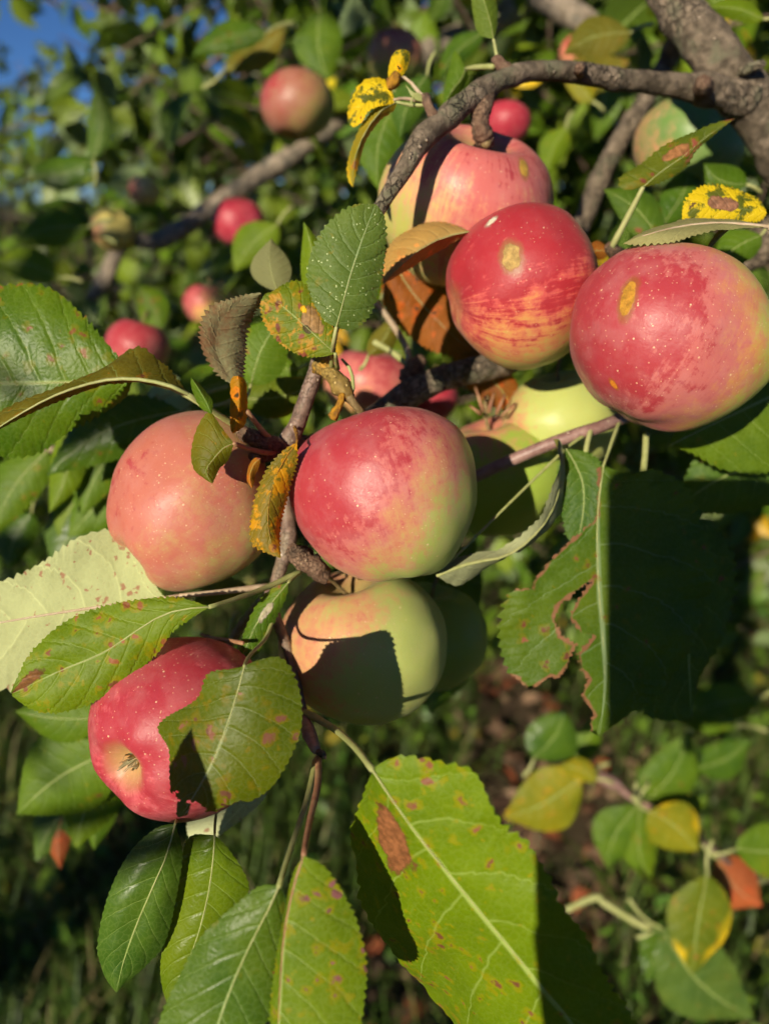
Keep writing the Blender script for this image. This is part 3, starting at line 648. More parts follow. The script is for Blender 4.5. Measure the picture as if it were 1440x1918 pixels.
tube('twig', [(1080, 440, .56), (1105, 380, .555), (1130, 320, .55), (1165, 255, .545), (1200, 200, .545), (1250, 110, .54), (1290, 20, .50)], [17, 18, 18, 18, 17, 18, 20], BARK, TREE, sides=12, rough=0.09, freq=100, step=0.004, knots=((0.22, 0.25, 0.02), (0.5, 0.25, 0.02)))
tube('twig', [(568, 1340, .322), (580, 1375, .300), (592, 1405, .285)], [9, 13, 9], TWIG_PINK, TREE, rough=0.12, freq=250, step=0.0015)
tube('bud', [(594, 1408, .284), (605, 1414, .283), (610, 1422, .283)], [5, 7, 2], SPUR, TREE, rough=0.1, freq=250, step=0.001)
# thin twigs of the leaves further in and at the lower right
tube('twig', [(1140, 460, .352), (1148, 470, .356), (1165, 480, .372), (1230, 520, .42), (1330, 520, .468)], [10, 13, 12, 12, 14], SPUR, TREE, rough=0.18, freq=260, step=0.002)
tube('twig', [(1090, 1454, .76), (1140, 1462, .77), (1190, 1500, .78), (1215, 1512, .78), (1290, 1560, .79), (1440, 1640, .82), (1750, 1560, .80), tuple(to_px(Vector((0.63, 0.62, 0.5))))], [5, 8, 6, 8, 7, 8, 10, 14], TWIG_PINK, TREE, step=0.004, knots=((0.05, 0.6, 0.02),))
tube('twig', [(1060, 1705, .72), (1120, 1680, .72), (1128, 1690, .72), (1240, 1740, .72), (1400, 1660, .74), (1440, 1640, .815)], [6, 7, 7, 8, 8, 7], PETIOLE, TREE, step=0.004)
tube('twig', [(1322, 1580, .70), (1345, 1600, .71), (1400, 1640, .75), (1450, 1645, .815)], [6, 7, 6, 6], TWIG, TREE, step=0.004)
tube('twig', [(505, 1110, .332), (430, 1210, .40), (330, 1420, .44), (200, 1480, .46)], [9, 9, 8, 6], TWIG, TREE, step=0.004)
tube('twig', [(500, 830, .335), (400, 790, .40), (300, 800, .44), (180, 830, .46), (40, 850, .48)], [9, 9, 9, 8, 7], TWIG, TREE, step=0.004)

# ------------------------------------------------------------------ apples
APPLES = []
def apple(cx, cy, d, rpx, axis, label, blush=(0, 0, 1), h=0.90, cone=0.07, lobes=0.018, dimp=(0.24, 0.20), stem=None, stem_r=4.0, marks=(), lump=0.042, seed=0.0, hi=True, calyx=False, group=None, dimpw=(0.30, 0.26), side=None, pw=0.92, **mk):
    """cx, cy, rpx: photo pixels; axis, blush: right / up / to-viewer directions (axis points at the stem)"""
    c = at(cx, cy, d); R = rpx * d / F
    ax = cv(*axis); xx = ax.cross(cv(0.2, 0.1, 1.0)).normalized(); yy = ax.cross(xx)
    rot = Matrix((xx, yy, ax)).transposed()
    def loc(v): return rot.transposed() @ cv(*v)
    mks = []
    for (mx, my, mr, st, mang, mc) in marks:
        a, b = (mx - cx) / rpx, -(my - cy) / rpx
        q = Vector((a, b, math.sqrt(max(0.05, 1 - a * a - b * b))))
        mks.append((loc(q), mr / rpx, (st, tuple(loc((math.cos(rad(mang)), math.sin(rad(mang)), 0)))), mc))
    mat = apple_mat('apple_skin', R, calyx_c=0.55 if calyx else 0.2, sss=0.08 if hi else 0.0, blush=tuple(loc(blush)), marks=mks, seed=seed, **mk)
    nu, nv = (72, 52) if hi else (28, 20)
    V = []; Fc = []
    for i in range(nv + 1):
        ph = math.pi * i / nv
        for j in range(nu):
            th = 2 * math.pi * j / nu
            rho = max(0.0, math.sin(ph)) ** pw; z = math.cos(ph)
            rho *= 1 + cone * z - 0.05 * z * z
            bot = max(0.0, -z); top = max(0.0, z)
            lob = lobes * math.cos(5 * th + seed) * (0.35 + (1.3 if calyx else 0.2) * bot)
            x, y = rho * math.cos(th) * (1 + lob), rho * math.sin(th) * (1 + lob)
            zz = z * h
            zz -= dimp[0] * math.exp(-(rho / dimpw[0]) ** 2) * (1 if z > 0 else 0)
            zz += dimp[1] * math.exp(-(rho / dimpw[1]) ** 2) * (1 if z < 0 else 0)
            zz -= (0.022 if calyx else 0.012) * bot * math.cos(5 * th + seed) * math.exp(-((rho - 0.42) / 0.2) ** 2)
            p = Vector((x, y, zz)); k = 1 + lump * 2.0 * mnoise.noise(p * 0.9 + Vector((seed, 2 * seed, 0))) + lump * 0.5 * mnoise.noise(p * 2.6 + Vector((0, seed, seed)))
            if side is not None: p = p + Vector(loc(side[0])) * side[1] * max(0, p.dot(Vector(loc(side[0])))) 
            V.append(p * k * R)
    for i in range(nv):
        for j in range(nu):
            a = i * nu + j; b = i * nu + (j + 1) % nu
            Fc.append((a, a + nu, b + nu, b))
    base = c - Vector((0, 0, R * 0.85))
    root = empty('apple', base, label, 'apple', group)
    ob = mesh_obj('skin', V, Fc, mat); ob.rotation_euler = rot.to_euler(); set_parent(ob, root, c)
    top = c + ax * R * (h - dimp[0] * 0.95)
    if stem:
        tube('stem', [top - ax * 0.002] + [at(*p) for p in stem], [stem_r * 0.9 * d / F] + [stem_r * (1 + 0.5 * (k == len(stem) - 1)) * p[2] / F for k, p in enumerate(stem)], STEM, root, sides=8, rough=0.08, freq=300, world=True, step=0.002)
    elif hi is not None:
        tube('stem', [top - ax * 0.002, top + ax * R * 0.25, top + ax * R * 0.5 + xx * R * 0.08], [R * 0.03, R * 0.03, R * 0.045], STEM, root, sides=6, world=True, step=0.003)
    if calyx:
        cb = c - ax * R * (h - dimp[1] * 1.02); vv = []; ff = []
        for k in range(5):                   # five dried sepals
            a = 2 * math.pi * k / 5 + 0.3; e = xx * math.cos(a) + yy * math.sin(a); s = e.cross(ax)
            pts = [(0.02, 0.034, 0.0), (0.07, 0.03, 0.05), (0.09, 0.018, 0.11), (0.05 + 0.06 * (k % 2), 0.003, 0.18)]
            b0 = len(vv)
            for (r1, w1, h1) in pts:
                for sg in (-1, 1): vv.append(cb + (e * r1 + s * (w1 * sg) - ax * h1) * R)
            ff += [(b0 + 2 * q, b0 + 2 * q + 1, b0 + 2 * q + 3, b0 + 2 * q + 2) for q in range(3)]
        for k in range(9):                   # stamens
            a = 2 * math.pi * k / 9; e = xx * math.cos(a) + yy * math.sin(a); s = e.cross(ax); b0 = len(vv)
            vv += [cb + e * 0.02 * R - s * 0.006 * R, cb + e * 0.02 * R + s * 0.006 * R, cb + (e * 0.06 - ax * (0.16 + 0.04 * (k % 3))) * R + s * 0.005 * R, cb + (e * 0.06 - ax * (0.16 + 0.04 * (k % 3))) * R - s * 0.005 * R]
            ff.append((b0, b0 + 1, b0 + 2, b0 + 3))
        mesh_obj('calyx', vv, ff, CALYX, root, cb)
    APPLES.append(root)
    return root

apple(722, 926, .322, 172, (-0.25, 0.95, -0.04), 'large pink red apple with a green right cheek, in the centre of the cluster', blush=(-0.74, 0.45, 0.42), bias=0.06, gain=1.35, streak=0.16, deepen=0.42, dots=0.5, dimp=(0.2, 0.06),
      h=0.99, cone=0.10, seed=1.3, stem=[(676, 772, .315), (660, 752, .312), (650, 740, .312)], stem_r=8, haze=0.5, russet=0.5, lobes=0.012)
apple(358, 950, .335, 156, (0.62, 0.62, -0.40), 'dull orange red apple speckled with pale dots beside the pale spotted leaf', blush=(-0.5, 0.35, 0.6), bias=-0.03, gain=0.85, streak=0.10, deepen=-0.1, dots=0.85, green=(0.36, 0.37, 0.10),
      mid=(0.44, 0.225, 0.105), red=(0.44, 0.130, 0.090), h=1.0, cone=0.04, seed=2.1, stem=[(468, 862, .33), (500, 845, .332)], haze=0.35, side=((0.2, 0.9, 0), 0.12))
apple(682, 1212, .362, 158, (-0.2, 0.92, 0.25), 'yellow green apple with a faint blush hanging under the central apple', blush=(-0.8, 0.45, 0.2), bias=-0.36, gain=0.8, streak=0.10, deepen=0.0, dots=0.6,
      green=(0.36, 0.40, 0.11), mid=(0.50, 0.27, 0.12), h=0.93, cone=0.09, seed=3.4, stem=[(622, 1088, .345), (606, 1078, .335)], haze=0.2, dimp=(0.3, 0.2), russet=0.7)
apple(347, 1360, .312, 172, (0.47, 0.22, -0.85), 'crimson apple showing its open calyx, half hidden behind a bitten leaf', blush=(-0.2, 0.45, 0.8), bias=0.38, gain=0.6, streak=0.18, deepen=0.35, dots=0.85,
      red=(0.47, 0.080, 0.095), h=0.97, cone=-0.03, seed=4.2, dimp=(0.22, 0.28), dimpw=(0.3, 0.21), lobes=0.012, calyx=True, haze=0.4, lump=0.03)
apple(872, 388, .388, 160, (0.18, 0.74, 0.65), 'yellow pink apple with a deep stem hollow hanging under the gnarled branch', blush=(0.80, 0.30, 0.40), bias=0.13, gain=0.85, streak=0.35, deepen=-0.1, dots=0.35,
      green=(0.44, 0.42, 0.10), mid=(0.58, 0.30, 0.15), red=(0.50, 0.12, 0.11), h=0.95, cone=0.05, seed=5.1, stem=[(905, 285, .368), (910, 268, .352)], stem_r=6, haze=0.45, russet=0.95, dimp=(0.52, 0.2), dimpw=(0.36, 0.26),
      marks=((958, 372, 10, 2.2, 75, (0.52, 0.30, 0.04)),))
apple(978, 538, .348, 146, (0.93, 0.25, -0.15), 'deep red streaked apple with a round tan scar', blush=(-0.25, 0.75, 0.40), bias=0.33, gain=1.15, streak=0.42, deepen=0.55, dots=0.55, dimp=(0.1, 0.06),
      green=(0.42, 0.40, 0.09), mid=(0.60, 0.26, 0.09), red=(0.50, 0.075, 0.07), deep=(0.32, 0.014, 0.025), h=1.0, cone=0.06, seed=6.6, lobes=0.03,
      marks=((935, 529, 17, 1.4, 100, (0.42, 0.27, 0.09)), (908, 450, 7, 1.8, 60, (0.75, 0.68, 0.5))), haze=0.15)
apple(1243, 634, .318, 182, (0.42, 0.88, 0.10), 'biggest apple, broad and pink with green shoulders and an orange scar', blush=(-0.80, 0.0, 0.45), bias=0.06, gain=1.35, streak=0.18, deepen=0.20, dots=0.9, dimp=(0.10, 0.05),
      green=(0.40, 0.42, 0.05), mid=(0.52, 0.235, 0.08), red=(0.47, 0.125, 0.115), h=0.91, cone=0.03, seed=7.7, lobes=0.02, side=((0.93, 0.25, 0.0), 0.13),
      marks=((1132, 597, 13, 2.6, 75, (0.42, 0.20, 0.02)), (1120, 738, 6, 2.0, 110, (0.60, 0.20, 0.01))), haze=0.5, lump=0.045)
apple(1048, 790, .425, 108, (-0.1, 0.85, 0.3), 'pale yellow green apple tucked under the biggest apple', blush=(-1, 0, 0), bias=-0.7, dots=0.15, green=(0.40, 0.43, 0.12), seed=8.3, haze=0.05)
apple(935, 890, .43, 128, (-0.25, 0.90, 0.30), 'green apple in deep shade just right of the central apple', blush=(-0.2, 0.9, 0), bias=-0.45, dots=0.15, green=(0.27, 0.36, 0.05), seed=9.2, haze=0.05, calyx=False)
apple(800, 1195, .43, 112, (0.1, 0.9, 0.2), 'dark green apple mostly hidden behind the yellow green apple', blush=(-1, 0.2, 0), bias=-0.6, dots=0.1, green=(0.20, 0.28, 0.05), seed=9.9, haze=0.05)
apple(694, 728, .56, 84, (0.1, 0.9, 0.3), 'small yellow apple with a peach blush behind the rusty spur', blush=(0.1, 0.7, 0.6), bias=0.0, dots=0.3, mid=(0.60, 0.26, 0.13), seed=10.2, green=(0.45, 0.46, 0.10), hi=False)
apple(806, 745, .60, 52, (0.1, 0.9, 0.3), 'small crimson pink apple peeping out under the dark branch', blush=(0, 0.3, 0.9), bias=0.45, red=(0.50, 0.06, 0.09), seed=10.7, hi=False)
apple(556, 196, .80, 68, (0.2, 0.95, 0.1), 'brownish apple at the top end of the slanting branch, coloured dull as if shaded', blush=(-0.7, 0.3, 0.5), bias=0.05, deepen=0, seed=11.2, hi=False, red=(0.30, 0.11, 0.07), mid=(0.34, 0.20, 0.08), green=(0.26, 0.26, 0.07))  # skin colours dulled in place of real shade
apple(742, 108, .85, 54, (-0.1, 0.95, 0.1), 'blurred peach coloured apple behind the small yellow leaf tip', blush=(0, 0.9, 0.3), bias=0.0, seed=11.8, hi=False)
apple(447, 418, .90, 50, (0.2, 0.95, 0.1), 'blurred bright crimson apple beneath the slanting branch', blush=(-0.5, 0.4, 0.6), bias=0.35, red=(0.52, 0.05, 0.09), seed=12.2, hi=False)
apple(212, 432, .95, 40, (0.5, 0.7, 0.6), 'blurred small yellow apple at the lower end of the slanting branch', blush=(-1, 0, 0), bias=-0.4, seed=12.9, hi=False, green=(0.55, 0.46, 0.12))
apple(270, 357, 1.05, 29, (0.2, 0.9, 0.2), 'tiny blurred cream apple among the leaves at left', blush=(-1, 0, 0), bias=-0.1, seed=13.1, hi=False, green=(0.62, 0.44, 0.18), mid=(0.62, 0.35, 0.16))
apple(385, 570, .85, 42, (0.2, 0.9, 0.3), 'blurred yellow apple with an orange cheek left of the curled brown leaf', blush=(-0.8, 0.5, 0.3), bias=0.05, seed=13.6, hi=False, green=(0.55, 0.50, 0.14), mid=(0.65, 0.30, 0.12))
apple(258, 652, .62, 60, (0.2, 0.9, 0.1), 'dusky pink apple half hidden behind the big green leaf', blush=(-0.2, 0.6, 0.7), bias=0.25, seed=14.2, hi=False)
apple(950, 232, .66, 44, (0.2, 0.9, 0.1), 'small magenta apple behind the gnarled branch', blush=(-0.3, 0.3, 0.9), bias=0.45, red=(0.50, 0.04, 0.08), seed=14.9, hi=False)
apple(1082, 102, .80, 34, (0.2, 0.9, 0.1), 'blurred orange apple above the gnarled branch', blush=(0, 0.5, 0.8), bias=0.12, red=(0.60, 0.20, 0.12), seed=15.4, hi=False)
apple(1290, 275, .52, 100, (0.1, 0.9, 0.2), 'large green apple behind the limb fork, its skin darkened to stand in for shadow', blush=(-1, 0, 0), bias=-0.7, seed=15.9, hi=False, green=(0.13, 0.22, 0.05), dots=0.1)  # green set darker to stand in for shadow

# ------------------------------------------------------------------ leaves of the near tree
GREEN = ((0.060, 0.155, 0.010), (0.110, 0.225, 0.012)); LIME = ((0.115, 0.220, 0.006), (0.165, 0.290, 0.008))
DEEP = ((0.040, 0.120, 0.015), (0.075, 0.175, 0.015)); OLIVE = ((0.13, 0.13, 0.012), (0.20, 0.18, 0.02)); BLUE = ((0.060, 0.140, 0.040), (0.100, 0.195, 0.050))
BRN = (0.22, 0.075, 0.03)

# left: big leaf running off the frame, and the curled leaf in front of it
leaf(TREE, .325, [(248, 712), (190, 714), (120, 716), (40, 718), (-60, 716), (-150, 706)], [(228, 676), (190, 628), (150, 585), (100, 543), (45, 532), (-30, 548), (-100, 610)], [(236, 740), (190, 775), (140, 802), (70, 848), (0, 855), (-70, 830), (-120, 770)],
     leaf_mat('leaf_big', top=GREEN, spots=0.5, spot_col=(0.12, 0.05, 0.015), seed=1, rough=0.38), fold=(0.3, 1.0), arch=0.18, stalk=[(290, 716, .325), (345, 738, .324), (400, 772, .322), (470, 815, .322)], stalk_r=4.5, seed=1, teeth=34, label='big glossy green leaf running off to the left')
leaf(TREE, .292, [(352, 738), (322, 724, -.1), (270, 712, 0), (200, 712, 0.2), (110, 738), (30, 780), (-60, 840)], [(325, 700, 1.0), (300, 676, 1.8), (265, 657, 2.2), (240, 660, 2.0), (190, 690, 1.6), (100, 728, 1.0), (0, 772, .7)], [(330, 729, .6), (270, 716, 1.0), (205, 716, 1.3), (150, 734, 1.2), (65, 772, 1.0), (0, 804, .8)],
     leaf_mat('leaf_curled_olive', top=OLIVE, under=(0.16, 0.14, 0.045), spots=0.3, brown=0.25, seed=2, trans=0.3), under=True, arch=0.1, stalk=[(385, 760, .300), (430, 790, .312), (475, 822, .322)], stalk_r=5, seed=2, teeth=30, label='curled olive brown leaf seen edge on')
# above the spur
leaf(TREE, .288, [(630, 612), (640, 575), (655, 520), (676, 455), (704, 382)], [(608, 600), (585, 560), (575, 515), (588, 460), (618, 415), (660, 386)], [(662, 616), (692, 590), (712, 530), (722, 460), (720, 408)],
     leaf_mat('leaf_upright', top=((0.085, 0.165, 0.040), (0.125, 0.225, 0.055)), vein=(0.24, 0.33, 0.14), spots=0.3, spot_col=(0.14, 0.05, 0.04), specks=0.16, seed=3, rough=0.5), fold=(0.1, 0.5), arch=0.16, stalk=[(625, 640, .292), (622, 665, .305), (621, 690, .314)], stalk_r=4, seed=3, label='upright grey green leaf above the rusty spur')
leaf(TREE, .300, [(628, 662), (595, 632), (560, 600), (525, 570), (497, 550)], [(600, 668), (560, 664), (522, 640), (496, 606), (488, 572)], [(628, 625), (612, 585), (585, 545), (558, 525), (532, 532), (512, 545)],
     leaf_mat('leaf_rusted', top=((0.115, 0.195, 0.010), (0.170, 0.250, 0.015)), spots=0.4, seed=4, patches=((0.42, 0.30, 0.36, (0.30, 0.17, 0.07)), (0.40, -0.05, 0.13, (0.07, 0.05, 0.015)), (0.55, 0.35, 0.12, (0.62, 0.33, 0.01))), blot=0.70, blot_col=(0.42, 0.22, 0.02)), fold=(0.3, 0.3), arch=0.2, wave=0.03,
     stalk=[(632, 690, .315)], stalk_r=4, seed=4, label='lime leaf with a brown and orange rust patch')
leaf(TREE, .302, [(440, 722), (420, 690), (405, 650), (415, 600), (452, 565), (490, 550)], [(412, 705), (390, 675), (376, 635), (380, 600), (400, 572), (440, 558)], [(455, 706), (460, 672), (462, 630), (474, 595), (488, 566)],
     leaf_mat('leaf_withered', top=((0.16, 0.16, 0.07), (0.22, 0.21, 0.10)), under=(0.19, 0.175, 0.085), vein=(0.26, 0.24, 0.12), spots=0.2, brown=0.72, brown_col=(0.13, 0.065, 0.03), seed=5, trans=0.12, rough=0.6), under=True, fold=(-0.4, 1.0), arch=0.25, seed=5, tooth=0.018, rib=False, label='withered grey brown curled leaf')
leaf(TREE, .300, [(446, 704), (448, 735), (446, 770), (436, 812)], [(434, 708), (432, 745), (431, 785), (432, 803)], [(459, 712), (463, 750), (462, 785), (455, 800)],
     leaf_mat('leaf_orange_strip', top=((0.34, 0.17, 0.008), (0.50, 0.26, 0.01)), under=(0.38, 0.22, 0.02), vein=(0.36, 0.2, 0.02), spots=0.6, spot_col=(0.06, 0.03, 0.008), seed=6, trans=0.3), fold=(0.2, 0.6), teeth=8, seed=6, rib=False, label='narrow orange yellow shrivelled leaf')
tube('petiole', [(462, 770, .305), (478, 790, .312), (498, 815, .32), (520, 832, .328)], [5, 5, 6, 7], PETIOLE_RED, TREE, sides=8)
leaf(TREE, .286, [(438, 830), (420, 838), (400, 860), (386, 882), (398, 906)], [(415, 800), (392, 772), (370, 800), (358, 848), (364, 880), (382, 896)], [(432, 850), (424, 866), (412, 876), (404, 892)],
     leaf_mat('leaf_small_olive', top=((0.14, 0.165, 0.010), (0.20, 0.20, 0.015)), under=(0.17, 0.17, 0.03), spots=0.3, seed=7, trans=0.35), fold=(0.3, 0.5), arch=0.2, stalk=[(465, 840, .300), (500, 848, .318), (522, 846, .328)], stalk_r=5, stalk_mat=PETIOLE_RED, seed=7, teeth=18, label='small olive leaf hanging over the speckled apple')
leaf(TREE, .284, [(396, 775), (386, 752), (372, 728), (358, 706)], [(376, 764), (364, 742), (358, 722)], [(398, 752), (388, 736), (372, 718)],
     leaf_mat('leaf_tip_green', top=GREEN, spots=0.2, seed=8), fold=(0.3, 0.3), teeth=10, rib=False, seed=8)
leaf(TREE, .296, [(556, 828), (532, 862, .2), (512, 905), (502, 960), (506, 1010), (526, 1046)], [(530, 845), (500, 880), (478, 930), (469, 985), (472, 1018), (496, 1034)], [(556, 862), (546, 900), (534, 945), (524, 990), (524, 1020)],
     leaf_mat('leaf_gold_rusted', top=((0.17, 0.155, 0.012), (0.26, 0.20, 0.018)), vein=(0.30, 0.24, 0.06), spots=0.2, blot=0.75, blot_col=(0.50, 0.23, 0.006), brown=0.2, brown_col=(0.16, 0.07, 0.02), seed=9, trans=0.2, edge=0.0), fold=(0.3, 0.7), arch=0.2, tooth=0.015, seed=9, stalk=[(556, 815, .31), (552, 800, .322)], stalk_mat=RUST, stalk_r=3, label='golden rust covered leaf between two apples')
leaf(TREE, .300, [(488, 858), (474, 872), (468, 895), (472, 915)], [(474, 860), (464, 880), (463, 900)], [(486, 872), (478, 892), (476, 905)], leaf_mat('leaf_scrap', top=((0.30, 0.13, 0.02), (0.42, 0.19, 0.03)), under=(0.3, 0.14, 0.03), spots=0.6, seed=77), rib=False, teeth=6, NU=36, fold=(0.3, 0.3), seed=77)
tube('petiole', [(520, 862, .318), (514, 895, .305), (505, 925, .300)], [4, 4, 3], PETIOLE, TREE, sides=8)
# pale underside leaf and the lime leaf in front of it
leaf(TREE, .322, [(336, 1116), (250, 1128), (150, 1142), (60, 1156), (-40, 1172), (-160, 1180)], [(304, 1112), (285, 1085), (245, 1022), (212, 995), (150, 1006), (95, 1044), (30, 1080), (-60, 1110)], [(300, 1140), (240, 1200), (150, 1250), (80, 1280), (15, 1292), (-60, 1270)],
     leaf_mat('leaf_pale_under', top=GREEN, under=(0.32, 0.34, 0.16), spots=0.2, under_spots=0.95, seed=10, trans=0.1, nveins=7), under=True, fold=(-0.2, 0.4), arch=-0.12, stalk=[(420, 1108, .325), (500, 1098, .331)], stalk_mat=PETIOLE_PINK, stalk_r=5, seed=10, teeth=32, tooth=0.009, label='pale leaf underside with reddish specks')
leaf(TREE, .288, [(392, 1137), (345, 1141), (305, 1152), (258, 1180), (195, 1222), (110, 1258), (22, 1300)], [(362, 1126), (325, 1119), (255, 1124), (190, 1138), (120, 1166), (62, 1220), (34, 1272)], [(362, 1156), (325, 1182), (296, 1222), (232, 1276), (170, 1318), (110, 1334), (60, 1330)],
     leaf_mat('leaf_lime_left', top=LIME, spots=0.6, spot_col=(0.15, 0.05, 0.018), seed=11, patches=((0.93, -0.3, 0.30, (0.20, 0.08, 0.03)),)), fold=(0.2, 0.2), arch=0.2, stalk=[(440, 1122, .300), (500, 1100, .318), (560, 1072, .330)], stalk_r=5, seed=11, teeth=40, tooth=0.007, label='lime green leaf with brown flecks toward its tip')
# leaf in front of the crimson apple
leaf(TREE, .249, [(458, 1248), (444, 1300), (425, 1360), (402, 1420), (370, 1480), (336, 1532)], [(438, 1252), (392, 1262), (370, 1308, .2), (296, 1360, .8), (318, 1405, .6), (322, 1470, .5), (322, 1515, .3)], [(480, 1238), (522, 1232), (548, 1262), (564, 1340), (548, 1410), (500, 1482), (428, 1516), (372, 1522)],
     leaf_mat('leaf_bitten', top=((0.075, 0.130, 0.006), (0.110, 0.170, 0.008)), vein=(0.22, 0.26, 0.11), spots=0.75, spot_col=(0.12, 0.05, 0.03), seed=12, rough=0.45, patches=((0.93, 0.35, 0.10, (0.34, 0.26, 0.16)),)), fold=(0.5, 0.3), arch=0.16, tooth=0.008, teeth=36, wave=0.025,
     holes=([(300, 1500), (334, 1480), (330, 1540), (300, 1540)], [(356, 1520), (352, 1500), (378, 1505), (396, 1535), (420, 1508), (470, 1500), (420, 1560), (350, 1560)]), stalk=[(470, 1225, .285), (500, 1190, .315), (520, 1130, .328)], stalk_r=4, seed=12, label='bitten dark green leaf covering the crimson apple')
leaf(TREE, .318, [(540, 1091), (512, 1125), (482, 1165), (466, 1200), (452, 1234)], [(505, 1106), (478, 1138), (460, 1178), (450, 1212)], [(536, 1118), (520, 1152), (500, 1192), (478, 1228)],
     leaf_mat('leaf_small_white', top=GREEN, spots=0.6, seed=13, patches=((0.42, 0.1, 0.30, (0.44, 0.38, 0.26)),)), fold=(0.3, 0.3), arch=0.2, teeth=14, stalk=[(552, 1080, .325), (565, 1068, .330)], seed=13, label='small twisted leaf with a whitish scar')
tube('petiole', [(455, 1205, .31), (430, 1200, .322), (395, 1195, .335), (376, 1188, .34)], [4, 4, 4, 3], PETIOLE_RED, TREE, sides=8)
# bottom row
leaf(TREE, .234, [(697, 1442), (742, 1510), (792, 1578), (862, 1664), (972, 1798), (1080, 1930), (1190, 2090)], [(672, 1500), (660, 1560), (664, 1640), (696, 1724), (752, 1792, .6), (808, 1864, 1.6), (880, 1965, 2.2), (1010, 2060, 1.5)], [(745, 1420), (834, 1424), (892, 1436), (940, 1541), (988, 1588), (1062, 1702), (1140, 1836), (1195, 1960)],
     leaf_mat('leaf_large_lime', top=((0.130, 0.250, 0.005), (0.180, 0.320, 0.006)), vein=(0.34, 0.44, 0.10), spots=0.72, spot_col=(0.13, 0.05, 0.025), seed=14, rough=0.5, patches=((0.185, -0.36, 0.22, (0.26, 0.10, 0.04)),), nveins=7), fold=(4.6, -0.9), arch=0.10, tooth=0.007, teeth=40, wave=0.016,
     stalk=[(665, 1400, .250), (625, 1365, .285), (572, 1335, .318)], stalk_r=7, seed=14, NU=140, NV=9, label='largest lime leaf with a brown patch at the bottom, half in shadow')
leaf(TREE, .226, [(569, 1602), (552, 1655), (533, 1745), (524, 1860), (518, 2010)], [(548, 1640), (533, 1710), (512, 1830), (505, 1930)], [(602, 1618), (636, 1665), (665, 1722), (683, 1790), (683, 1860), (660, 1950)],
     leaf_mat('leaf_low_spotted', top=((0.115, 0.225, 0.008), (0.160, 0.280, 0.010)), vein=(0.32, 0.40, 0.12), spots=0.7, spot_col=(0.13, 0.05, 0.05), seed=15, nveins=7), fold=(0.4, 0.3), arch=0.12, tooth=0.008, stalk=[(580, 1540, .245), (595, 1470, .265), (596, 1420, .284)], stalk_mat=PETIOLE_RED, stalk_r=6.5, seed=15, teeth=34, label='purple flecked green leaf at the bottom centre')
leaf(TREE, .230, [(522, 1662), (505, 1700), (470, 1768), (425, 1872), (385, 2000)], [(490, 1662), (450, 1690), (380, 1752), (336, 1830), (298, 1920), (310, 1980)], [(533, 1690), (524, 1770), (516, 1850), (488, 1930)],
     leaf_mat('leaf_low_blue', top=((0.060, 0.150, 0.022), (0.095, 0.195, 0.026)), vein=(0.30, 0.40, 0.15), spots=0.15, seed=16, rough=0.36, nveins=7, yellow=0.0), fold=(0.3, 0.5), arch=0.16, tooth=0.006, stalk=[(545, 1590, .245), (575, 1500, .265), (592, 1425, .284)], stalk_r=6, seed=16, teeth=34, label='veined green leaf at the bottom, left of the flecked one')
leaf(TREE, .285, [(328, 1545), (310, 1608), (288, 1658), (255, 1735), (232, 1800), (218, 1860)], [(292, 1552), (240, 1602), (203, 1680), (183, 1775), (192, 1820), (206, 1846)], [(340, 1600), (328, 1690), (305, 1775), (268, 1815), (240, 1838)],
     leaf_mat('leaf_glossy', top=((0.045, 0.125, 0.022), (0.075, 0.170, 0.025)), spots=0.0, seed=17, rough=0.34, trans=0.15, relief=0.5), fold=(0.2, 0.5), arch=0.25, tooth=0.004, stalk=[(345, 1500, .31), (400, 1400, .36), (470, 1250, .36)], seed=17, label='glossy dark green leaf hanging below the crimson apple')
leaf(TREE, .292, [(402, 1565), (398, 1620), (388, 1685), (368, 1760), (340, 1830), (312, 1880)], [(352, 1575), (326, 1680), (306, 1770), (300, 1820), (305, 1860)], [(428, 1590), (466, 1660), (440, 1720), (400, 1770), (350, 1850)],
     leaf_mat('leaf_behind_low', top=((0.100, 0.200, 0.010), (0.150, 0.255, 0.012)), spots=0.0, seed=18, rough=0.35), fold=(0.3, 0.6), arch=0.2, tooth=0.004, stalk=[(410, 1500, .33), (440, 1400, .365), (470, 1250, .37)], seed=18, label='bright green leaf behind the bottom leaves')
leaf(TREE, .345, [(500, 1470), (450, 1515), (410, 1560), (376, 1606)], [(455, 1470), (400, 1500), (350, 1545)], [(492, 1500), (440, 1545), (400, 1575)],
     leaf_mat('leaf_pale_low', top=GREEN, under=(0.42, 0.44, 0.24), under_spots=0.5, spots=0.1, seed=19, trans=0.1, patches=((0.9, -0.2, 0.25, (0.40, 0.22, 0.12)),)), under=True, fold=(0.1, 0.1), seed=19, rib=False, label='pale leaf tip under the crimson apple')
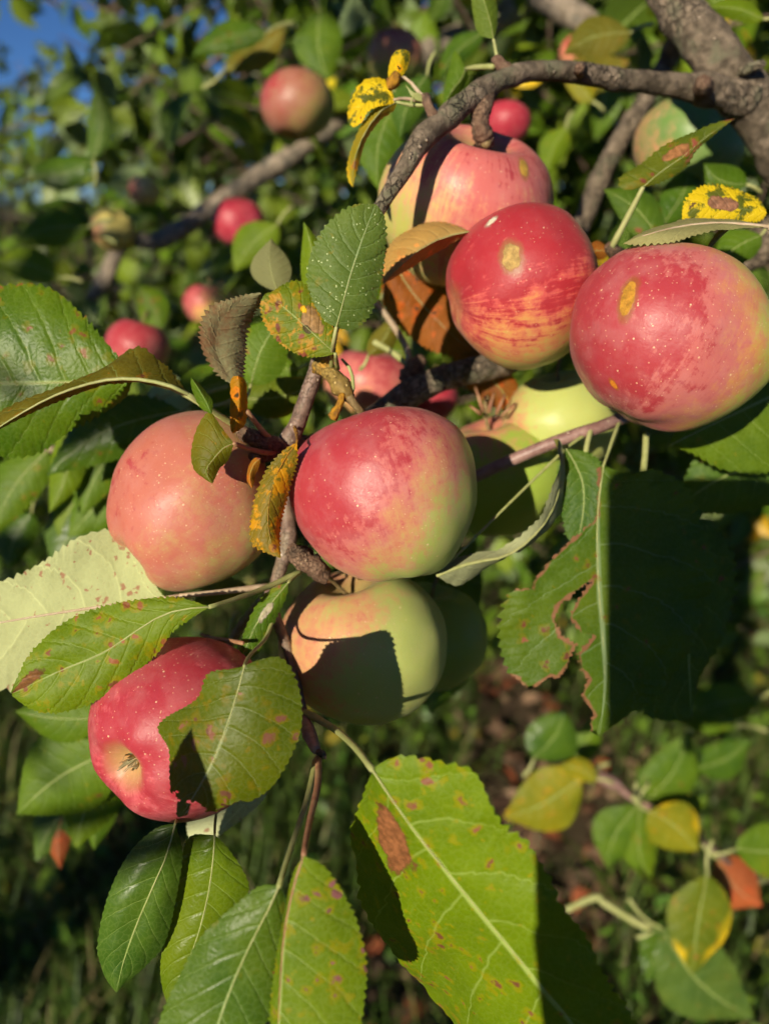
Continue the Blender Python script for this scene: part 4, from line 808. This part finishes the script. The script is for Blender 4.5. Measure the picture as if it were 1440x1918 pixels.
# right: the torn leaf and its neighbours
TORN = leaf_mat('leaf_torn', top=((0.065, 0.150, 0.012), (0.105, 0.200, 0.016)), vein=(0.20, 0.27, 0.12), spots=0.35, spot_col=(0.12, 0.04, 0.02), seed=20, rough=0.5, nveins=7, rim=True, brown_col=(0.24, 0.11, 0.055))
leaf(TREE, .345, [(1130, 872), (1119, 970), (1120, 1082), (1128, 1180), (1133, 1278), (1122, 1380)], [(1085, 900), (1045, 1000), (985, 1075), (945, 1130), (936, 1190), (955, 1262), (992, 1300), (1060, 1345)], [(1182, 886), (1228, 880), (1282, 912), (1310, 965), (1336, 1056), (1322, 1125), (1298, 1205), (1228, 1300), (1160, 1352)],
     TORN, fold=(-0.3, 0.8), arch=0.10, tooth=0.009, teeth=36, NU=230, NV=26, wave=0.016,
     holes=([(1111, 1086), (1085, 1105), (1048, 1132), (1036, 1160), (1053, 1192), (1079, 1206), (1066, 1240), (1046, 1272), (1030, 1268), (992, 1294), (960, 1266), (930, 1270), (960, 1420), (1118, 1420), (1104, 1352), (1114, 1338), (1090, 1302), (1102, 1272), (1086, 1250), (1082, 1224), (1112, 1192), (1092, 1188), (1066, 1155), (1084, 1120)],
            [(1112, 974), (1072, 1008), (1040, 1038), (1005, 1080), (996, 1102), (954, 1102), (930, 1090), (960, 980), (1060, 860), (1118, 850), (1120, 960)]),
     stalk=[(1138, 850, .352), (1150, 815, .360), (1160, 790, .372)], seed=20, label='large torn leaf with eaten brown rimmed holes')
leaf(TREE, .335, [(818, 1078, -.6), (880, 1055, -.5), (950, 1040, -.3), (1008, 994, .2), (1040, 940, .6), (1050, 880, .8), (1036, 822, .8)], [(836, 1050), (880, 1040), (940, 1034), (995, 990), (1030, 930), (1042, 870)], [(856, 1096, .4), (890, 1080, .6), (968, 1042, 1.0), (1012, 1000, 2), (1052, 950, 2.4), (1062, 880, 2)],
     leaf_mat('leaf_rolled_pale', top=((0.13, 0.15, 0.05), (0.17, 0.19, 0.07)), under=(0.24, 0.25, 0.13), spots=0.1, seed=21, trans=0.08, rough=0.6), under=True, arch=0.1, teeth=26, tooth=0.006, seed=21, stalk=[(1060, 840, .36), (1095, 815, .366)], stalk_mat=PETIOLE, label='rolled pale grey green leaf beside the torn leaf')
leaf(TREE, .352, [(1060, 840), (1090, 900), (1092, 960), (1078, 1025)], [(1045, 880), (1052, 950), (1060, 1000)], [(1120, 860), (1132, 930), (1118, 985)],
     leaf_mat('leaf_torn_small', top=DEEP, under=(0.16, 0.20, 0.10), spots=0.2, seed=22), fold=(0.3, -0.4), tear=0.7, seed=22, arch=0.2)
leaf(TREE, .375, [(1180, 930), (1240, 1020), (1290, 1120), (1290, 1220), (1296, 1352)], [(1180, 1000), (1200, 1120), (1210, 1240), (1200, 1330)], [(1260, 935), (1340, 990), (1378, 1090), (1350, 1190), (1312, 1265)],
     leaf_mat('leaf_behind_torn', top=DEEP, spots=0.3, seed=23), fold=(0.3, 0.4), tear=0.3, seed=23, tooth=0.013, label='dark leaf in shadow behind the torn one')
tube('petiole', [(1210, 812, .372), (1208, 850, .366), (1204, 890, .360)], [6, 6, 6], PETIOLE, TREE, sides=8)
tube('petiole', [(1108, 802, .366), (1102, 820, .362), (1096, 850, .358)], [5, 5, 5], PETIOLE, TREE, sides=8)
leaf(TREE, .372, [(1254, 834), (1310, 806), (1380, 772), (1460, 735), (1560, 690)], [(1275, 790), (1330, 720), (1420, 640), (1500, 620)], [(1300, 850), (1360, 880), (1450, 880), (1530, 800)],
     leaf_mat('leaf_right_edge', top=((0.085, 0.180, 0.010), (0.125, 0.235, 0.012)), spots=0.15, seed=24, nveins=7), fold=(0.3, 0.5), arch=0.12, seed=24, label='broad green leaf at the right edge under the biggest apple')
gleaf(TREE, 1500, 860, .40, 260, 205, leaf_mat('leaf_right_dark', top=DEEP, spots=0.2, seed=25), width=0.6, tilt=1.0)
leaf(TREE, .335, [(1204, 350), (1236, 322), (1280, 292), (1322, 256), (1376, 222)], [(1166, 352), (1162, 330), (1196, 308), (1246, 270), (1298, 248), (1344, 230)], [(1246, 336), (1286, 310), (1302, 284), (1342, 248)],
     leaf_mat('leaf_brown_flecked', top=((0.075, 0.130, 0.012), (0.115, 0.175, 0.018)), vein=(0.2, 0.24, 0.09), spots=0.7, seed=26, patches=((0.48, -0.35, 0.28, (0.30, 0.13, 0.05)), (0.56, 0.65, 0.26, (0.30, 0.13, 0.05)))), fold=(0.3, 0.2), arch=0.2, teeth=24, stalk=[(1190, 378, .340), (1168, 420, .346), (1146, 462, .352)], stalk_r=5, seed=26, label='brown flecked leaf pointing up to the limb')
leaf(TREE, .300, [(1440, 424), (1390, 420, .4), (1330, 418, .5), (1270, 425, .4), (1210, 440), (1166, 456)], [(1400, 416, 1.6), (1340, 412, 2.2), (1280, 414, 2.2), (1230, 428, 1.6), (1192, 441, .8)], [(1400, 424, 0), (1345, 432, -.3), (1270, 448, -.3), (1210, 458, 0)],
     leaf_mat('leaf_edge_on', top=GREEN, under=(0.27, 0.25, 0.10), spots=0.2, seed=27, trans=0.25), under=True, fold=(0.0, 0.0), arch=0.15, seed=27, stalk=[(1470, 435, .31), (1520, 450, .34)], stalk_mat=PETIOLE_PINK, stalk_r=7, label='leaf arching edge on over the biggest apple')
leaf(TREE, .325, [(1436, 398), (1400, 392), (1355, 388), (1310, 388), (1278, 412)], [(1420, 372), (1390, 360), (1350, 348), (1312, 350), (1284, 374)], [(1425, 412), (1390, 416), (1350, 418), (1300, 418)],
     leaf_mat('leaf_yellow_mottled', top=((0.10, 0.14, 0.02), (0.14, 0.17, 0.03)), vein=(0.16, 0.18, 0.05), spots=0.1, blot=0.86, blot_col=(0.62, 0.44, 0.010), seed=28, patches=((0.48, -0.12, 0.36, (0.26, 0.12, 0.07)), (0.82, -0.35, 0.13, (0.15, 0.08, 0.03)))), fold=(0.4, 0.2), arch=0.2, seed=28, tooth=0.02, rib=False, label='yellow mottled leaf with a round brown spot')
gleaf(TREE, 1398, 345, .44, 90, 150, leaf_mat('leaf_shiny_small', top=DEEP, spots=0, seed=29, rough=0.25), width=0.75, bend=-0.2)
gleaf(TREE, 1425, 440, .40, 110, 220, leaf_mat('leaf_b', top=GREEN, spots=0.2, seed=30), width=0.6)
gleaf(TREE, 1240, 455, .42, 150, 140, leaf_mat('leaf_c', top=DEEP, spots=0.2, seed=31), width=0.5)
# yellow curled leaf cluster at the top
YEL = leaf_mat('leaf_yellow_black', top=((0.66, 0.50, 0.012), (0.82, 0.66, 0.02)), under=(0.36, 0.33, 0.06), vein=(0.6, 0.45, 0.03), spots=0.3, spot_col=(0.06, 0.06, 0.012), seed=32, trans=0.2, blot=0.72, blot_col=(0.09, 0.10, 0.012))
leaf(TREE, .338, [(738, 186, -.3), (722, 172), (700, 178), (675, 205), (662, 238)], [(724, 152), (700, 144), (674, 158), (654, 200), (652, 226)], [(735, 192), (712, 196), (690, 205), (676, 228)], YEL, fold=(0.5, -0.5), arch=0.3, seed=32, teeth=14, tooth=0.016, rib=False, stalk=[(760, 184, .338), (790, 190, .337)], stalk_mat=PETIOLE_PINK, label='bright yellow curled leaf with black flecks')
leaf(TREE, .336, [(742, 190), (715, 205), (688, 240), (666, 290), (661, 350)], [(720, 192), (684, 222), (664, 262), (651, 308), (653, 338)], [(738, 205), (712, 225), (686, 262), (672, 305)],
     leaf_mat('leaf_yellow_tail', top=((0.26, 0.24, 0.012), (0.34, 0.28, 0.02)), under=(0.30, 0.28, 0.06), spots=0.3, seed=33, yellow=0.5), fold=(0.3, 0.5), arch=0.2, seed=33, teeth=18, stalk=[(770, 196, .337), (796, 196, .336)], stalk_mat=PETIOLE)
leaf(TREE, .340, [(735, 150), (742, 130), (750, 112), (754, 91)], [(727, 140), (730, 118), (738, 98)], [(752, 146), (764, 122), (767, 98)], YEL, fold=(0.3, 0.3), seed=34, teeth=8, rib=False, stalk=[(760, 145, .34), (778, 165, .338), (796, 185, .336)], stalk_mat=PETIOLE_PINK, label='small bright yellow leaf tip')
tube('dry_scrap', [(742, 140, .338), (735, 155, .336), (728, 165, .336)], [9, 11, 4], RUST, TREE, rough=0.35, freq=300)
for k, (x1, y1) in enumerate(((765, 168), (760, 160), (768, 200))): tube('stipule', [(795, 188, .335), (778, 184 - k * 5, .334), (x1, y1, .333)], [3, 3, 1], PETIOLE, TREE, sides=6)
# small leaves on the branch
leaf(TREE, .355, [(924, 72), (918, 40), (906, 0), (896, -40)], [(898, 62), (886, 25), (884, -15)], [(930, 50), (930, 10), (920, -25)], leaf_mat('leaf_top', top=((0.09, 0.17, 0.015), (0.13, 0.22, 0.03)), spots=0.2, seed=35), stalk=[(928, 92, .356), (932, 112, .357)], fold=(0.3, 0.4), seed=35, label='small leaf hanging in from the top edge')
leaf(TREE, .375, [(872, 128), (862, 150), (845, 170), (828, 208)], [(852, 95), (840, 130), (832, 170)], [(876, 140), (866, 165), (846, 188)], leaf_mat('leaf_top_b', top=GREEN, spots=0, seed=36), stalk=[(895, 125, .365), (925, 124, .358)], fold=(0.3, 0.4), seed=36, stalk_r=4)
gleaf(TREE, 800, 140, .46, 130, 250, leaf_mat('leaf_top_c', top=DEEP, spots=0, seed=37), width=0.5)
gleaf(TREE, 740, 190, .48, 170, 262, leaf_mat('leaf_top_d', top=GREEN, spots=0, seed=38), width=0.5)
# dead leaves round the streaked apple
leaf(TREE, .415, [(735, 480), (760, 530), (800, 580), (850, 630), (895, 668)], [(715, 545), (730, 590), (780, 640), (840, 668)], [(770, 480), (830, 505), (880, 570), (905, 630)],
     leaf_mat('leaf_dead_orange', top=((0.26, 0.075, 0.014), (0.38, 0.13, 0.02)), under=(0.30, 0.11, 0.03), vein=(0.30, 0.14, 0.06), spots=0.5, spot_col=(0.06, 0.025, 0.01), seed=39, trans=0.3, rough=0.6), fold=(0.6, 0.4), arch=0.25, wave=0.05, seed=39, stalk=[(715, 560, .42)], label='dead orange brown leaf behind the streaked apple')
leaf(TREE, .422, [(860, 640), (890, 680), (930, 720), (960, 760)], [(850, 690), (880, 730), (930, 765)], [(900, 650), (950, 690), (975, 740)],
     leaf_mat('leaf_dead_orange_b', top=((0.20, 0.055, 0.014), (0.30, 0.10, 0.02)), under=(0.22, 0.08, 0.03), spots=0.5, spot_col=(0.04, 0.02, 0.01), seed=40, trans=0.3, rough=0.6), fold=(0.5, 0.2), tear=0.6, wave=0.05, seed=40, label='crumpled rust red leaf under the streaked apple')
leaf(TREE, .336, [(881, 433), (845, 440, .2), (800, 458), (758, 490), (718, 532)], [(850, 420, .8), (810, 414, 1.2), (762, 430, 1.2), (728, 462, .8), (718, 500, .4)], [(855, 450, .5), (808, 478, .8), (765, 505, .6)],
     leaf_mat('leaf_tan', top=((0.38, 0.27, 0.13), (0.52, 0.38, 0.19)), under=(0.42, 0.29, 0.11), vein=(0.40, 0.28, 0.11), spots=0.4, spot_col=(0.18, 0.09, 0.03), seed=41, trans=0.2, brown=0.2, brown_col=(0.30, 0.12, 0.03), rough=0.6), fold=(0.2, 0.3), arch=0.2, seed=41, label='tan dried leaf lying across the yellow pink apple')
gleaf(TREE, 1140, 470, .365, 45, 190, leaf_mat('leaf_dead_c', top=((0.28, 0.08, 0.014), (0.36, 0.12, 0.02)), under=(0.30, 0.11, 0.03), spots=0.3, seed=42, rough=0.6), width=0.8, stalk=0, teeth=8, NU=40)
tube('petiole', [(698, 560, .40), (730, 600, .405), (760, 650, .41), (768, 690, .405)], [6, 6, 6, 7], PETIOLE_PINK, TREE, sides=8)
tube('petiole', [(700, 640, .42), (735, 660, .42), (770, 690, .41)], [6, 6, 7], PETIOLE, TREE, sides=8)
tube('spur', [(760, 715, .398), (775, 690, .396), (790, 672, .398)], [16, 18, 10], SPUR, TREE, rough=0.25, freq=300, step=0.0015)
tube('stipule', [(655, 745, .312), (662, 720, .313), (655, 690, .314), (640, 672, .314)], [5, 4, 4, 2.5], PETIOLE, TREE, sides=6)
tube('stalk_scar', [(642, 738, .310), (634, 762, .309), (622, 782, .310)], [7, 7, 10], RUST, TREE, sides=8, rough=0.25, freq=500, step=0.0012)
for k, (x1, y1, x2, y2) in enumerate(((905, 770, 890, 725), (915, 772, 925, 735), (930, 775, 945, 740), (940, 778, 965, 755), (900, 775, 880, 760))): tube('dry_stalk', [(x1, y1, .405), ((x1 + x2) / 2, (y1 + y2) / 2, .402), (x2, y2, .405)], [4, 3, 2], PETIOLE_RED, TREE, sides=6)
# behind the front leaves
mA = leaf_mat('leaf_m1', top=((0.085, 0.19, 0.008), (0.125, 0.245, 0.010)), spots=0.3, seed=43); mB = leaf_mat('leaf_m2', top=DEEP, spots=0.2, seed=44, rough=0.33); mC = leaf_mat('leaf_m3', top=LIME, spots=0.1, seed=45); mD = leaf_mat('leaf_m4', top=BLUE, spots=0.1, seed=46, rough=0.35)
mE = leaf_mat('leaf_m5', top=((0.13, 0.14, 0.02), (0.19, 0.18, 0.03)), under=(0.17, 0.17, 0.07), spots=0.3, seed=47); mF = leaf_mat('leaf_m6', top=((0.10, 0.17, 0.01), (0.16, 0.22, 0.012)), spots=0.3, seed=48, yellow=0.3, brown=0.15, brown_col=(0.30, 0.09, 0.03))
mG = leaf_mat('leaf_m7', top=((0.20, 0.25, 0.012), (0.28, 0.30, 0.015)), under=(0.3, 0.34, 0.1), spots=0.3, seed=49, yellow=0.15, brown=0.1, brown_col=(0.30, 0.13, 0.03)); mH = leaf_mat('leaf_m8', top=((0.34, 0.09, 0.05), (0.42, 0.13, 0.07)), under=(0.36, 0.12, 0.06), vein=(0.5, 0.2, 0.1), spots=0.2, seed=50)
mI = leaf_mat('leaf_m9', top=GREEN, under=(0.30, 0.36, 0.17), spots=0.1, seed=51)
for (x, y, d, ln, a, m, kw) in (
    (520, 545, .36, 100, 95, mE, dict(width=0.75, under=True, bend=-0.1)), (575, 545, .34, 130, 95, mC, dict(width=0.32)), (470, 720, .37, 140, 62, mA, dict(width=0.75, bend=-0.1)), (440, 745, .40, 170, 15, mF, dict(width=0.45)),
    (560, 690, .42, 120, 200, mA, dict(width=0.6)), (690, 665, .44, 90, 60, mE, dict(width=0.5)), (700, 580, .46, 110, 120, mA, dict(width=0.5)),
    (340, 770, .42, 280, 208, mB, dict(width=0.42, tilt=0.5)), (260, 800, .46, 200, 240, mA, dict(width=0.45)), (130, 800, .45, 165, 255, mC, dict(width=0.40, bend=-0.1)), (90, 845, .47, 190, 240, mA, dict(width=0.5)), (330, 830, .47, 270, 222, mA, dict(width=0.55, bend=0.05)),
    (230, 850, .50, 200, 235, mC, dict(width=0.6)), (190, 950, .50, 150, 235, mD, dict(width=0.7)), (60, 960, .55, 120, 250, mB, dict(width=0.6)), (330, 730, .47, 140, 20, mA, dict(width=0.6)), (300, 700, .50, 120, 300, mI, dict(width=0.7, under=True)),
    (200, 1345, .42, 175, 175, mA, dict(width=0.5, bend=-0.05)), (215, 1405, .43, 220, 215, mA, dict(width=0.75, bend=0.08)), (225, 1430, .44, 180, 245, mC, dict(width=0.6)), (170, 1480, .50, 170, 235, mD, dict(width=0.5)), (130, 1500, .50, 130, 265, mH, dict(width=0.4)), (215, 1470, .47, 130, 255, mI, dict(width=0.5)),
    (430, 1190, .44, 130, 250, mB, dict(width=0.6)), (470, 1100, .42, 120, 200, mE, dict(width=0.4)), (820, 1010, .47, 210, 285, mB, dict(width=0.8)), (890, 1010, .46, 130, 255, mA, dict(width=0.3)), (870, 1180, .50, 170, 250, mB, dict(width=0.7)),
    # lower right group, out of focus
    (1088, 1455, .76, 165, 205, mG, dict(width=0.72, bend=-0.1)), (1120, 1460, .74, 80, 165, mG, dict(width=0.5)), (1060, 1430, .80, 110, 60, mA, dict(width=0.5)), (1000, 1420, .70, 110, 60, mB, dict(width=0.9)), (1205, 1505, .78, 160, 60, mI, dict(width=0.6)), (1195, 1510, .77, 130, 245, mI, dict(width=0.75)), (1215, 1520, .75, 120, 318, mG, dict(width=0.8, bend=-0.1)),
    (1200, 1515, .77, 140, 280, mA, dict(width=0.5)), (1240, 1520, .80, 90, 20, mI, dict(width=0.6)), (1378, 1590, .70, 150, 10, mA, dict(width=0.7)), (1325, 1640, .68, 190, 262, mF, dict(width=0.62, bend=0.03)), (1345, 1610, .72, 120, 315, mH, dict(width=0.8)), (1240, 1740, .70, 240, 318, mD, dict(width=0.62)), (1300, 1700, .73, 170, 240, mB, dict(width=0.5)), (1222, 1745, .71, 90, 20, mD, dict(width=0.5)),
    (1380, 1360, .90, 160, 170, mA, dict(width=0.5)), (1420, 1310, .9, 150, 200, mI, dict(width=0.5)), (1300, 1440, .85, 120, 30, mB, dict(width=0.6)),
    # upper left, nearer than the far trees
    (175, 300, .72, 150, 92, mD, dict(width=0.32)), (165, 425, .70, 140, 195, mA, dict(width=0.5)), (175, 440, .72, 130, 160, mB, dict(width=0.5)), (110, 520, .70, 130, 170, mC, dict(width=0.5)), (60, 330, .80, 130, 20, mB, dict(width=0.5)),
    (600, 20, .72, 130, 280, mI, dict(width=0.7)), (500, 60, .75, 150, 200, mB, dict(width=0.4)), (420, 130, .8, 150, 40, mE, dict(width=0.4)), (300, 620, .62, 100, 120, mA, dict(width=0.6)), (520, 420, .66, 120, 230, mC, dict(width=0.6)),
    (1060, 240, .66, 90, 250, mC, dict(width=0.6)), (1110, 190, .66, 80, 140, mG, dict(width=0.6)), (1000, 330, .66, 110, 300, mA, dict(width=0.5)), (1240, 420, .50, 140, 70, mB, dict(width=0.5)), (1060, 130, .7, 120, 10, mE, dict(width=0.6)), (1430, 35, .45, 110, 172, mC, dict(width=0.4)),
    (905, 60, .60, 120, 230, mB, dict(width=0.4)), (1180, 60, .55, 130, 200, mE, dict(width=0.6))):
    gleaf(TREE, x, y, d, ln, a, m, **kw)

gleaf(SHADE_TREE, -800, 2230, .12, 480, 90, mA, width=0.62, stalk=0)  # unseen leaf added to throw shade on half of the bitten leaf

# ------------------------------------------------------------------ the phone behind the viewpoint; its shadow falls on the torn leaf
def phone():
    root = empty('phone', CAM + CB * 0.012 - CU * 0.06, 'dark phone held up behind the viewpoint, shading the leaves at the lower right', 'phone')
    m = plain_mat('phone_glass', (0.02, 0.02, 0.022), (0.03, 0.03, 0.033), 50, 0.3, 0.0)
    def slab(name, x0, x1, y0, y1, z0, z1, r):
        pts = []
        for cx, cy, a0 in ((x1 - r, y1 - r, 0), (x0 + r, y1 - r, 90), (x0 + r, y0 + r, 180), (x1 - r, y0 + r, 270)):
            pts += [(cx + r * math.cos(rad(a0 + k * 15)), cy + r * math.sin(rad(a0 + k * 15))) for k in range(7)]
        n = len(pts); V = [CAM + CR * x + CU * y + CB * z for z in (z0, z1) for x, y in pts]
        Fc = [tuple(range(n)), tuple(range(2 * n - 1, n - 1, -1))] + [(i, n + i, n + (i + 1) % n, (i + 1) % n) for i in range(n)]
        mesh_obj(name, V, Fc, m, root, root.location, smooth=False)
    slab('body', -0.064, 0.012, -0.133, 0.034, 0.006, 0.0145, 0.010)
    slab('shade_slab', -0.0645, 0.0125, -0.215, -0.110, 0.004, 0.022, 0.008)  # unseen slab added below the phone to lengthen its shadow
    slab('camera_bar', -0.060, 0.008, -0.010, 0.012, 0.0035, 0.0058, 0.009)
phone()
